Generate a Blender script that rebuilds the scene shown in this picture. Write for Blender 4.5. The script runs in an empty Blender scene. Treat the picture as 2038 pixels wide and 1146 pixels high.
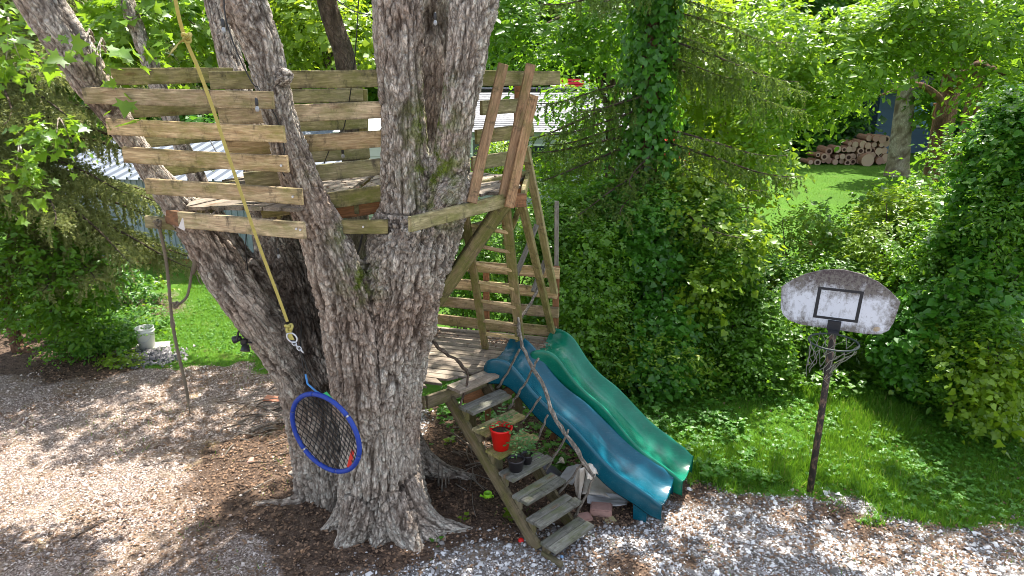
import bpy, math, random
import numpy as np
from mathutils import Vector, Matrix

random.seed(7)
RNG = np.random.default_rng(11)
SC = bpy.context.scene
COL = SC.collection

# ---------------------------------------------------------------- camera, sky, sun, exposure
CAM_H, PITCH, FPX, CU, CV = 4.5, math.radians(18.0), 1360.0, 1019.0, 573.0
cam_data = bpy.data.cameras.new('camera')
cam = bpy.data.objects.new('camera', cam_data)
COL.objects.link(cam)
cam.location = (0, 0, CAM_H)
cam.rotation_euler = (math.radians(90) - PITCH, 0, 0)
cam_data.sensor_width = 36.0
cam_data.lens = 36.0 * FPX / 2038.0
cam_data.clip_end = 800
SC.camera = cam

SUN_EL = math.radians(60)
SUN_TO = Vector((0.36, 0.93, 0)).normalized() * math.cos(SUN_EL) + Vector((0, 0, math.sin(SUN_EL)))
world = bpy.data.worlds.new('World')
SC.world = world
world.use_nodes = True
wn = world.node_tree
wn.nodes.clear()
w_out = wn.nodes.new('ShaderNodeOutputWorld')
w_bg = wn.nodes.new('ShaderNodeBackground')
w_sky = wn.nodes.new('ShaderNodeTexSky')
w_sky.sky_type = 'NISHITA'
w_sky.sun_disc = False
w_sky.sun_elevation = SUN_EL
w_sky.sun_rotation = math.atan2(SUN_TO.x, SUN_TO.y)
w_sky.air_density = 1.0
w_sky.dust_density = 1.6
w_sky.ozone_density = 1.0
w_bg.inputs['Strength'].default_value = 0.15
w_hs = wn.nodes.new('ShaderNodeHueSaturation')
w_hs.inputs['Saturation'].default_value = 0.55
wn.links.new(w_sky.outputs[0], w_hs.inputs['Color'])
wn.links.new(w_hs.outputs[0], w_bg.inputs['Color'])
wn.links.new(w_bg.outputs[0], w_out.inputs['Surface'])
sun_data = bpy.data.lights.new('sun', 'SUN')
sun_data.energy = 4.6
sun_data.angle = math.radians(0.6)
sun_data.color = (1.0, 0.95, 0.87)
sun = bpy.data.objects.new('sun', sun_data)
COL.objects.link(sun)
sun.rotation_euler = (-SUN_TO).to_track_quat('-Z', 'Y').to_euler()
sun.location = (-10, -15, 30)
SC.view_settings.view_transform = 'Standard'
SC.view_settings.look = 'None'
SC.view_settings.gamma = 1.0
SC.view_settings.use_curve_mapping = False
SC.view_settings.exposure = 1.52
SC.cycles.filter_width = 0.95
SC.cycles.max_bounces = 7
SC.cycles.diffuse_bounces = 3
SC.cycles.glossy_bounces = 2
SC.cycles.transmission_bounces = 4
SC.cycles.transparent_max_bounces = 6
SC.cycles.sample_clamp_indirect = 6

# ---------------------------------------------------------------- helpers: places
def ray(u, v):
    xc = (u - CU) / FPX; yc = -(v - CV) / FPX
    return Vector((xc, math.cos(PITCH) + math.sin(PITCH) * yc, -math.sin(PITCH) + math.cos(PITCH) * yc))
def at(u, v, Y):
    d = ray(u, v)
    return Vector((0, 0, CAM_H)) + d * (Y / d.y)
def atz(u, v, z):
    d = ray(u, v)
    return Vector((0, 0, CAM_H)) + d * ((z - CAM_H) / d.z)
def on_plane(u, v, a, b):                       # vertical plane through ground points a and b
    d = ray(u, v)
    n = Vector((b[1] - a[1], -(b[0] - a[0]), 0))
    t = (n.x * a[0] + n.y * a[1]) / (n.x * d.x + n.y * d.y)
    return Vector((0, 0, CAM_H)) + d * t
def depth(p):
    return p.y * math.cos(PITCH) + (CAM_H - p.z) * math.sin(PITCH)

# ---------------------------------------------------------------- helpers: objects
def thing(name, label, cat, loc=(0, 0, 0), group=None, kind=None):
    o = bpy.data.objects.new(name, None)
    o.empty_display_size = 0.2
    COL.objects.link(o)
    o.location = loc
    o['label'] = label; o['category'] = cat
    if group: o['group'] = group
    return o
def link(o, parent=None, label=None):
    COL.objects.link(o)
    if parent is not None:
        o.parent = parent
        o.matrix_parent_inverse = Matrix.Translation(-Vector(parent.location))
    if label: o['label'] = label
    return o
def setmat(me, mat):
    if isinstance(mat, (list, tuple)):
        for m in mat: me.materials.append(m)
    elif mat is not None:
        me.materials.append(mat)
def part(name, me, mat, parent, matrix=None, label=None, kind=None):
    o = bpy.data.objects.new(name, me)
    if mat is not None and len(me.materials) == 0: setmat(me, mat)
    if matrix is not None: o.matrix_basis = matrix
    link(o, parent, label)
    if kind: o['kind'] = kind
    return o
def sub(name, me, mat, parent_part, parent_thing, matrix=None, label=None):
    """a piece of a part; me is given in world space like its part"""
    o = bpy.data.objects.new(name, me)
    if mat is not None and len(me.materials) == 0: setmat(me, mat)
    COL.objects.link(o)
    o.parent = parent_part
    o.matrix_parent_inverse = (Matrix.Translation(Vector(parent_thing.location)) @ Matrix.Translation(-Vector(parent_thing.location)) @ parent_part.matrix_basis).inverted()
    if matrix is not None: o.matrix_basis = matrix
    if label: o['label'] = label
    return o
def single(name, me, mat, label, cat, loc, group=None):
    """a thing that is one mesh; verts in world space, origin moved to loc"""
    me.transform(Matrix.Translation(-Vector(loc)))
    setmat(me, mat)
    o = bpy.data.objects.new(name, me)
    o.location = loc
    COL.objects.link(o)
    o['label'] = label; o['category'] = cat
    if group: o['group'] = group
    return o
def setting(name, me, mat, kind='structure'):
    setmat(me, mat)
    o = bpy.data.objects.new(name, me)
    COL.objects.link(o)
    o['kind'] = kind
    return o

# ---------------------------------------------------------------- helpers: meshes
def mesh_np(name, V, F, smooth=False, face_attr=None):
    """V (n,3), F (m,k) with one k"""
    V = np.ascontiguousarray(V, dtype=np.float32); F = np.ascontiguousarray(F, dtype=np.int32)
    me = bpy.data.meshes.new(name)
    m, k = F.shape
    me.vertices.add(len(V)); me.vertices.foreach_set('co', V.ravel())
    me.loops.add(m * k); me.loops.foreach_set('vertex_index', F.ravel())
    me.polygons.add(m); me.polygons.foreach_set('loop_start', np.arange(0, m * k, k, dtype=np.int32))
    me.update(calc_edges=True)
    if smooth: me.polygons.foreach_set('use_smooth', np.ones(m, dtype=bool))
    if face_attr is not None:
        for an, arr in face_attr.items():
            a = me.attributes.new(an, 'FLOAT', 'FACE'); a.data.foreach_set('value', np.asarray(arr, dtype=np.float32))
    return me
class MB:
    def __init__(s): s.v = []; s.f = []; s.m = []
    def add(s, vs, fs, mi=0):
        n = len(s.v); s.v += [tuple(x) for x in vs]; s.f += [tuple(i + n for i in f) for f in fs]; s.m += [mi] * len(fs); return s
    def mesh(s, name, smooth=False):
        me = bpy.data.meshes.new(name); me.from_pydata(s.v, [], s.f); me.update()
        if any(s.m): me.polygons.foreach_set('material_index', s.m)
        if smooth: me.polygons.foreach_set('use_smooth', [True] * len(s.f))
        return me
    def box(s, c, size, rot=None, mi=0, ch=0.0):
        hx, hy, hz = [a / 2 for a in size]
        vs = [Vector((x, y, z)) for x in (-hx, hx) for y in (-hy, hy) for z in (-hz, hz)]
        if rot is not None: vs = [rot @ v for v in vs]
        c = Vector(c)
        return s.add([v + c for v in vs], [(0, 1, 3, 2), (4, 6, 7, 5), (0, 4, 5, 1), (2, 3, 7, 6), (0, 2, 6, 4), (1, 5, 7, 3)], mi)
    def tube(s, pts, rad, n=8, cap=True, mi=0):
        P = [Vector(p) for p in pts]
        R = rad if hasattr(rad, '__len__') else [rad] * len(P)
        T = []
        for i in range(len(P)):
            a = P[max(i - 1, 0)]; b = P[min(i + 1, len(P) - 1)]
            d = b - a; T.append(d.normalized() if d.length > 1e-9 else Vector((0, 0, 1)))
        nrm = T[0].orthogonal().normalized()
        vs = []
        for i, p in enumerate(P):
            nrm = (nrm - T[i] * nrm.dot(T[i]))
            nrm = nrm.normalized() if nrm.length > 1e-6 else T[i].orthogonal().normalized()
            b = T[i].cross(nrm)
            for k in range(n):
                a = 2 * math.pi * k / n
                vs.append(p + (nrm * math.cos(a) + b * math.sin(a)) * R[i])
        fs = []
        for i in range(len(P) - 1):
            for k in range(n):
                fs.append((i * n + k, i * n + (k + 1) % n, (i + 1) * n + (k + 1) % n, (i + 1) * n + k))
        if cap:
            fs.append(tuple(range(n - 1, -1, -1))); fs.append(tuple((len(P) - 1) * n + k for k in range(n)))
        return s.add(vs, fs, mi)
    def lathe(s, prof, c=(0, 0, 0), n=24, rot=None, mi=0):
        c = Vector(c); vs = []
        for r, z in prof:
            for k in range(n):
                a = 2 * math.pi * k / n
                v = Vector((r * math.cos(a), r * math.sin(a), z))
                if rot is not None: v = rot @ v
                vs.append(v + c)
        fs = [(i * n + k, i * n + (k + 1) % n, (i + 1) * n + (k + 1) % n, (i + 1) * n + k) for i in range(len(prof) - 1) for k in range(n)]
        return s.add(vs, fs, mi)
def catmull(P, step=0.05):
    """P: array (n,d): smooth resample by arc length of the first three columns"""
    P = np.asarray(P, float)
    Q = np.vstack([2 * P[0] - P[1], P, 2 * P[-1] - P[-2]])
    out = []
    for i in range(1, len(Q) - 2):
        n = max(2, int(np.linalg.norm(Q[i + 1][:3] - Q[i][:3]) / step))
        t = np.linspace(0, 1, n, endpoint=False)[:, None]
        out.append(0.5 * ((2 * Q[i]) + (-Q[i - 1] + Q[i + 1]) * t + (2 * Q[i - 1] - 5 * Q[i] + 4 * Q[i + 1] - Q[i + 2]) * t ** 2 + (-Q[i - 1] + 3 * Q[i] - 3 * Q[i + 1] + Q[i + 2]) * t ** 3))
    out.append(P[-1:])
    return np.vstack(out)

_board_n = [0]
def board(parent, p0, p1, w=0.14, t=0.038, face=None, mat=None, name='board', label=None, warp=0.004):
    """a sawn board from p0 to p1; w is its wide side, which faces along 'face'"""
    p0, p1 = Vector(p0), Vector(p1)
    x = (p1 - p0); L = x.length; x.normalize()
    f = Vector(face if face is not None else (0, -1, 0))
    f = (f - x * f.dot(x)).normalized()          # thickness axis
    z = x.cross(f).normalized()
    if z.z < 0: z = -z
    y = z.cross(x).normalized()
    M = Matrix(((x.x, y.x, z.x), (x.y, y.y, z.y), (x.z, y.z, z.z))).to_4x4()
    M.translation = (p0 + p1) / 2
    c = min(w, t) * 0.1
    hw, ht = w / 2, t / 2
    ring = [(-ht + c, -hw), (ht - c, -hw), (ht, -hw + c), (ht, hw - c), (ht - c, hw), (-ht + c, hw), (-ht, hw - c), (-ht, -hw + c)]
    vs, fs = [], []
    r = random.Random(_board_n[0]); _board_n[0] += 1
    xs = [-L / 2, -L / 6, L / 6, L / 2]
    for k, xx in enumerate(xs):
        dy = r.uniform(-warp, warp); dz = r.uniform(-warp, warp) * .6
        for (a, b) in ring: vs.append((xx + (r.uniform(-.004, .004) if k in (0, 3) else 0), a + dy, b + dz))
    for k in range(3):
        for j in range(8):
            fs.append((k * 8 + j, (k + 1) * 8 + j, (k + 1) * 8 + (j + 1) % 8, k * 8 + (j + 1) % 8))
    fs.append(tuple(range(8))); fs.append(tuple(24 + j for j in range(7, -1, -1)))
    me = bpy.data.meshes.new(name); me.from_pydata(vs, [], fs); me.update()
    return part(name, me, mat, parent, M, label)

# ---------------------------------------------------------------- helpers: noise in numpy
def _h(i, j, k, s=0):
    n = (i.astype(np.int64) * 374761393 + j.astype(np.int64) * 668265263 + k.astype(np.int64) * 2147483647 + s * 974634777) & 0xffffffff
    n = ((n ^ (n >> 13)) * 1274126177) & 0xffffffff
    n = ((n ^ (n >> 16)) * 2246822519) & 0xffffffff
    return ((n ^ (n >> 15)) & 0xffffff) / float(0xffffff)
def vnoise(p, s=0):
    i = np.floor(p).astype(np.int64); f = p - i; f = f * f * (3 - 2 * f)
    r = 0
    for dx in (0, 1):
        wx = f[:, 0] if dx else 1 - f[:, 0]
        for dy in (0, 1):
            wy = f[:, 1] if dy else 1 - f[:, 1]
            for dz in (0, 1):
                wz = f[:, 2] if dz else 1 - f[:, 2]
                r = r + wx * wy * wz * _h(i[:, 0] + dx, i[:, 1] + dy, i[:, 2] + dz, s)
    return r * 2 - 1
def fbm(p, o=4, s=0):
    a, r, t = 1.0, 0, 0
    for k in range(o):
        r = r + a * vnoise(p * 2 ** k + 17.3 * k, s + k); t += a; a *= .5
    return r / t
def voro(p, s=0):
    i = np.floor(p).astype(np.int64)
    f1 = np.full(len(p), 9.0); f2 = np.full(len(p), 9.0); cid = np.zeros(len(p))
    for dx in (-1, 0, 1):
        for dy in (-1, 0, 1):
            for dz in (-1, 0, 1):
                a, b, c = i[:, 0] + dx, i[:, 1] + dy, i[:, 2] + dz
                q = np.stack([a + _h(a, b, c, s), b + _h(a, b, c, s + 1), c + _h(a, b, c, s + 2)], 1)
                d = np.linalg.norm(q - p, axis=1)
                m = d < f1
                f2 = np.where(m, f1, np.minimum(f2, d)); cid = np.where(m, _h(a, b, c, s + 3), cid); f1 = np.where(m, d, f1)
    return f1, f2, cid
def sstep(a, b, x):
    t = np.clip((x - a) / (b - a), 0, 1); return t * t * (3 - 2 * t)

# ---------------------------------------------------------------- materials
class NT:
    def __init__(s, name):
        s.mat = bpy.data.materials.new(name); s.mat.use_nodes = True
        s.t = s.mat.node_tree; s.t.nodes.clear()
        s.out = s.t.nodes.new('ShaderNodeOutputMaterial')
        s.b = s.n('ShaderNodeBsdfPrincipled'); s.l(s.b.outputs[0], s.out.inputs['Surface'])
    def n(s, typ, ins=None, **kw):
        nd = s.t.nodes.new(typ)
        for k, v in kw.items(): setattr(nd, k, v)
        if ins:
            for k, v in ins.items():
                if isinstance(v, bpy.types.NodeSocket): s.l(v, nd.inputs[k])
                else: nd.inputs[k].default_value = v
        return nd
    def l(s, a, b): s.t.links.new(a, b)
    def noise(s, vec, scale=5, detail=4, rough=.55, dist=0.0):
        return s.n('ShaderNodeTexNoise', {'Vector': vec, 'Scale': scale, 'Detail': detail, 'Roughness': rough, 'Distortion': dist}).outputs['Fac']
    def ramp(s, fac, stops, interp='LINEAR'):
        r = s.n('ShaderNodeValToRGB', {'Fac': fac}); e = r.color_ramp.elements
        r.color_ramp.interpolation = interp
        while len(e) < len(stops): e.new(0.5)
        for k, (p, c) in enumerate(stops):
            e[k].position = p; e[k].color = (c, c, c, 1) if not hasattr(c, '__len__') else (*c, 1)
        return r.outputs['Color']
    def mix(s, fac, a, b, mode='MIX'):
        m = s.n('ShaderNodeMix', data_type='RGBA', blend_type=mode)
        for k, v in ((0, fac), (6, a), (7, b)):
            if isinstance(v, bpy.types.NodeSocket): s.l(v, m.inputs[k])
            else: m.inputs[k].default_value = v if k == 0 else (*v, 1)
        return m.outputs[2]
    def math(s, op, a, b=0.0, c=0.0):
        m = s.n('ShaderNodeMath', operation=op)
        for k, v in enumerate((a, b, c)):
            if isinstance(v, bpy.types.NodeSocket): s.l(v, m.inputs[k])
            else: m.inputs[k].default_value = v
        return m.outputs[0]
    def mapping(s, vec, scale=(1, 1, 1), loc=(0, 0, 0), rot=(0, 0, 0)):
        return s.n('ShaderNodeMapping', {'Vector': vec, 'Scale': scale, 'Location': loc, 'Rotation': rot}).outputs[0]
    def coord(s, what='Object'): return s.n('ShaderNodeTexCoord').outputs[what]
    def pos(s): return s.n('ShaderNodeNewGeometry').outputs['Position']
    def rnd(s): return s.n('ShaderNodeObjectInfo').outputs['Random']
    def attr(s, nm, o='Fac'): return s.n('ShaderNodeAttribute', attribute_name=nm).outputs[o]
    def bump(s, h, strength=.5, dist=.01):
        b = s.n('ShaderNodeBump', {'Height': h, 'Strength': strength, 'Distance': dist}); s.l(b.outputs[0], s.b.inputs['Normal']); return b
    def set(s, color=None, rough=None, metal=None, spec=None, coat=None):
        for k, v in (('Base Color', color), ('Roughness', rough), ('Metallic', metal), ('Specular IOR Level', spec), ('Coat Weight', coat)):
            if v is None: continue
            if isinstance(v, bpy.types.NodeSocket): s.l(v, s.b.inputs[k])
            else: s.b.inputs[k].default_value = (*v, 1) if hasattr(v, '__len__') else v
        return s

def wood(name, light, dark, moss=(0.14, 0.16, 0.03), moss_amt=0.5, rough=.85, grain=1.0, wear=None):
    m = NT(name)
    off = m.n('ShaderNodeVectorMath', {0: m.coord(), 1: m.n('ShaderNodeCombineXYZ', {0: m.math('MULTIPLY', m.rnd(), 57.0), 1: m.math('MULTIPLY', m.rnd(), 23.0), 2: m.math('MULTIPLY', m.rnd(), 11.0)}).outputs[0]}, operation='ADD').outputs[0]
    g1 = m.noise(m.mapping(off, (1.5, 12, 12)), 3.0, 6, .62, .9)
    g2 = m.noise(m.mapping(off, (5, 90, 90)), 2.0, 4, .6)
    col = m.ramp(g1, [(.3, dark), (.52, [(a + b) / 2 for a, b in zip(light, dark)]), (.68, light)])
    col = m.mix(m.ramp(g2, [(.36, 0.0), (.56, 1.0)]), m.mix(.4, col, (0.06, 0.045, 0.03)), col)
    # knots
    vk = m.n('ShaderNodeTexVoronoi', {'Vector': m.mapping(off, (2.1, .001, 7.5)), 'Scale': 1.0}).outputs['Distance']
    ring = m.math('SINE', m.math('MULTIPLY', vk, 95.0))
    kn = m.ramp(vk, [(.07, 1.0), (.19, 0.0)])
    col = m.mix(m.math('MULTIPLY', kn, .85), col, m.mix(m.math('MULTIPLY_ADD', ring, .5, .5), (0.10, 0.045, 0.02), (0.22, 0.12, 0.06)))
    # moss and grime
    st = m.noise(m.mapping(off, (1, 1.5, 2.2)), 3.4, 7, .7)
    mo = m.ramp(st, [(.62 - moss_amt * .32, 0.0), (.80 - moss_amt * .25, 1.0)])
    col = m.mix(m.math('MULTIPLY', mo, .85), col, m.mix(m.noise(off, 40, 3), moss, [c * .45 for c in moss]))
    blk = m.ramp(m.noise(m.mapping(off, (6, 9, 3)), 1.6, 6, .75), [(.55, 0.0), (.70, 1.0)])
    col = m.mix(m.math('MULTIPLY', blk, .8), col, (0.035, 0.03, 0.02))
    lz = m.math('ABSOLUTE', m.n('ShaderNodeSeparateXYZ', {0: m.coord()}).outputs[2])
    eg = m.math('MULTIPLY', m.ramp(lz, [(.038, 0.0), (.062, 1.0)]), m.ramp(m.noise(m.mapping(off, (3, 1, 1)), 4, 6, .75), [(.40, 0.0), (.58, 1.0)]))
    col = m.mix(m.math('MULTIPLY', eg, .65), col, (0.05, 0.04, 0.025))
    fr = m.math('FRACT', m.math('MULTIPLY', m.rnd(), 7.31))
    gw = m.math('MULTIPLY', m.ramp(m.math('ADD', fr, m.math('MULTIPLY_ADD', m.noise(off, 2.2, 4, .6), .8, -.4)), [(.45, 0.0), (.9, 1.0)]), .22)
    lum = m.n('ShaderNodeRGBToBW', {0: col}).outputs[0]
    col = m.mix(gw, col, m.mix(lum, (0.03, 0.028, 0.024), (0.95, 0.90, 0.80)))
    hv = m.n('ShaderNodeHueSaturation', {'Color': col, 'Saturation': 1.0, 'Value': m.math('MULTIPLY_ADD', m.rnd(), .5, .75)})
    m.set(color=hv.outputs[0], rough=rough, spec=.25)
    m.bump(m.math('ADD', g2, m.math('MULTIPLY', g1, 1.2)), .7 * grain, .004)
    return m.mat
W_RAIL = wood('wood_rail', (0.68, 0.51, 0.28), (0.32, 0.20, 0.095), (0.27, 0.25, 0.06), .55)
W_OLIVE = wood('wood_olive', (0.48, 0.40, 0.19), (0.20, 0.16, 0.065), (0.21, 0.215, 0.04), .65)
W_GREY = wood('wood_grey', (0.33, 0.30, 0.25), (0.15, 0.135, 0.11), (0.16, 0.15, 0.07), .35)
W_RED = wood('wood_redbrown', (0.40, 0.19, 0.085), (0.20, 0.085, 0.035), (0.16, 0.15, 0.05), .2)
W_DECK = wood('wood_deck', (0.40, 0.33, 0.26), (0.21, 0.165, 0.125), (0.19, 0.175, 0.08), .3)
W_STRING = wood('wood_stringer', (0.27, 0.215, 0.13), (0.13, 0.10, 0.055), (0.15, 0.15, 0.035), .6)
W_MOSSY = wood('wood_mossy', (0.36, 0.28, 0.15), (0.15, 0.11, 0.05), (0.15, 0.165, 0.03), .8)
W_UP = wood('wood_upright', (0.50, 0.31, 0.16), (0.26, 0.14, 0.065), (0.20, 0.18, 0.05), .4)
W_TREAD = wood('wood_tread', (0.24, 0.235, 0.20), (0.10, 0.10, 0.085), (0.13, 0.15, 0.05), .45)

def bark_mat(name, plate=(0.76, 0.655, 0.55), crack=(0.055, 0.035, 0.024), tint=(0.50, 0.325, 0.225), lichen=(0.42, 0.44, 0.40), moss=(0.10, 0.13, 0.02), moss_amt=.3, scale=1.0):
    m = NT(name)
    q = m.attr('q', 'Vector'); pos = m.pos()
    n1 = m.noise(m.mapping(q, (24 * scale, 24 * scale, 52 * scale)), 1.0, 8, .72, .5)
    n2 = m.noise(m.mapping(q, (90 * scale, 90 * scale, 180 * scale)), 1.0, 5, .65)
    v = m.n('ShaderNodeTexVoronoi', {'Vector': m.n('ShaderNodeVectorMath', {0: m.mapping(q, (15 * scale, 15 * scale, 34 * scale)), 1: m.n('ShaderNodeVectorMath', {0: m.n('ShaderNodeTexNoise', {'Vector': q, 'Scale': 20.0}).outputs['Color'], 3: .8}, operation='SCALE').outputs[0]}, operation='ADD').outputs[0], 'Scale': 1.0}, feature='DISTANCE_TO_EDGE').outputs['Distance']
    ck = m.ramp(v, [(.0, 1.0), (.11, 0.0)])
    wq = m.n('ShaderNodeVectorMath', {0: m.mapping(q, (36 * scale, 36 * scale, 84 * scale)), 1: m.n('ShaderNodeVectorMath', {0: m.n('ShaderNodeTexNoise', {'Vector': q, 'Scale': 34.0, 'Detail': 3.0}).outputs['Color'], 3: 2.2}, operation='SCALE').outputs[0]}, operation='ADD').outputs[0]
    vf = m.n('ShaderNodeTexVoronoi', {'Vector': wq, 'Scale': 1.0}, feature='DISTANCE_TO_EDGE').outputs['Distance']
    ckf = m.ramp(vf, [(.0, 1.0), (.10, 0.0)])
    ck2 = m.math('MAXIMUM', m.math('MAXIMUM', m.math('MULTIPLY', ck, .55), m.math('MULTIPLY', ckf, .30)), m.attr('crk'))
    base = m.ramp(n1, [(.30, [c * .45 for c in plate]), (.5, plate), (.70, [min(1, c * 1.6) for c in plate])])
    big = m.noise(pos, 1.3, 3)
    base = m.mix(m.math('MULTIPLY', m.ramp(big, [(.45, 0.0), (.65, 1.0)]), .55), base, tint)
    li = m.ramp(m.noise(pos, 16, 5, .7), [(.60, 0.0), (.68, 1.0)])
    lb = m.ramp(m.noise(pos, 1.9, 3), [(.42, 0.0), (.62, 1.0)])
    base = m.mix(m.math('MULTIPLY', m.math('MULTIPLY', li, lb), .8), base, lichen)
    base = m.mix(m.math('MULTIPLY', ck2, .88), base, crack)
    ms = m.math('MULTIPLY', m.ramp(m.noise(pos, 7, 5, .65), [(.42, 0.0), (.6, 1.0)]), m.attr('mos'))
    base = m.mix(ms, base, m.mix(m.noise(pos, 60, 2), moss, [c * 2.0 for c in moss]))
    base = m.mix(m.ramp(n2, [(.3, .35), (.48, 0.0)]), base, [c * .5 for c in crack])
    base = m.mix(m.math('MULTIPLY', m.attr('dark_shade'), .85), base, (.045, .030, .022))  # dark bark together with shade painted into the colour
    m.set(color=base, rough=.92, spec=.15)
    h = m.math('ADD', m.math('MULTIPLY', n1, 1.3), m.math('SUBTRACT', m.math('MULTIPLY', n2, .45), m.math('MULTIPLY_ADD', ckf, .5, m.math('MULTIPLY', ck, .8))))
    m.bump(h, 1.0, .024)
    return m.mat
M_BARK = bark_mat('bark_maple')
M_BARK_DARK = bark_mat('bark_dark', (0.16, 0.125, 0.095), (0.05, 0.035, 0.025), (0.18, 0.11, 0.07), (0.30, 0.31, 0.27))
M_BARK_PALE = bark_mat('bark_pale', (0.52, 0.46, 0.35), (0.14, 0.10, 0.06), (0.32, 0.24, 0.14))
M_BARK_RED = bark_mat('bark_redbrown', (0.26, 0.15, 0.09), (0.08, 0.045, 0.03), (0.30, 0.15, 0.08))

def leaf_mat(name, dark, light, trans=(0.25, 0.40, 0.03), tw=.42, rough=.40, spec=.5, yellow=None, yamt=.04):
    m = NT(name)
    r = m.attr('rnd')
    col = m.ramp(r, [(0.0, dark), (.85, light), (1.0, [min(1, c * 1.25) for c in light])])
    nz = m.ramp(m.noise(m.pos(), .9, 3), [(.35, 0.0), (.65, 1.0)])
    col = m.mix(m.math('MULTIPLY', nz, .4), col, light)
    if yellow is not None:
        col = m.mix(m.ramp(r, [(1 - yamt, 0.0), (1 - yamt * .5, 1.0)]), col, yellow)
    vein = m.noise(m.pos(), 55, 2)
    col = m.mix(m.math('MULTIPLY', vein, .3), col, dark)
    m.set(color=col, rough=rough, spec=spec)
    tr = m.n('ShaderNodeBsdfTranslucent')
    m.l(m.mix(.5, col, trans), tr.inputs['Color'])
    mx = m.n('ShaderNodeMixShader', {0: tw}); m.l(m.b.outputs[0], mx.inputs[1]); m.l(tr.outputs[0], mx.inputs[2])
    m.l(mx.outputs[0], m.out.inputs['Surface'])
    return m.mat
L_MID = leaf_mat('leaf_mid_green', (0.028, 0.090, 0.008), (0.14, 0.31, 0.022), (0.34, 0.60, 0.02), .46)
L_DARK = leaf_mat('leaf_dark_green', (0.016, 0.065, 0.008), (0.07, 0.21, 0.020), (0.22, 0.48, 0.02), .40)
L_YELLOW = leaf_mat('leaf_yellow_green', (0.05, 0.12, 0.008), (0.24, 0.38, 0.022), (0.58, 0.75, 0.03), .42, yellow=(0.5, 0.42, 0.03), yamt=.05)
L_MAPLE = leaf_mat('leaf_maple', (0.04, 0.11, 0.010), (0.18, 0.34, 0.022), (0.46, 0.70, 0.03), .42, yellow=(0.5, 0.45, 0.05), yamt=.04)
L_VINE = leaf_mat('leaf_vine', (0.022, 0.095, 0.010), (0.10, 0.29, 0.026), (0.28, 0.58, 0.03), .42, .34)
L_SPRUCE = leaf_mat('needle_spruce', (0.065, 0.090, 0.022), (0.28, 0.31, 0.105), (0.42, 0.46, 0.12), .36, .5, .35, yellow=(0.24, 0.20, 0.08), yamt=.14)
L_SPRUCE_R = leaf_mat('needle_spruce_green', (0.026, 0.060, 0.010), (0.14, 0.22, 0.03), (0.30, 0.44, 0.05), .34, .5, .35, yellow=(0.20, 0.15, 0.06), yamt=.10)
L_GRASS = leaf_mat('grass_blade', (0.035, 0.12, 0.010), (0.13, 0.30, 0.018), (0.35, 0.60, 0.03), .35, .5, .35, yellow=(0.42, 0.36, 0.12), yamt=.05)
L_WEED = leaf_mat('leaf_weed', (0.03, 0.11, 0.012), (0.10, 0.27, 0.025), (0.3, 0.55, 0.03), .35, .45, .4)
L_LITTER = leaf_mat('leaf_litter', (0.07, 0.042, 0.028), (0.30, 0.19, 0.12), (0.3, 0.2, 0.1), .1, .8, .2)
L_TOMATO = leaf_mat('leaf_seedling', (0.05, 0.15, 0.04), (0.16, 0.33, 0.09), (0.3, 0.5, 0.08), .35)

def plain(name, c, rough=.5, metal=0.0, spec=.5, var=.15, nscale=12, bump=0.0):
    m = NT(name)
    n = m.noise(m.coord(), nscale, 5, .6)
    m.set(color=m.mix(n, [x * (1 - var) for x in c], [min(1, x * (1 + var)) for x in c]), rough=rough, metal=metal, spec=spec)
    if bump: m.bump(n, bump, .01)
    return m.mat
M_METAL = plain('galvanised_metal', (0.55, 0.57, 0.6), .4, .8)
M_BLACK = plain('black_plastic', (0.02, 0.02, 0.022), .4)
M_WIRE = plain('black_cable', (0.012, 0.012, 0.012), .5)
M_GLASS = plain('bulb_glass', (0.30, 0.31, 0.32), .08, 0, .8, .03)

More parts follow.
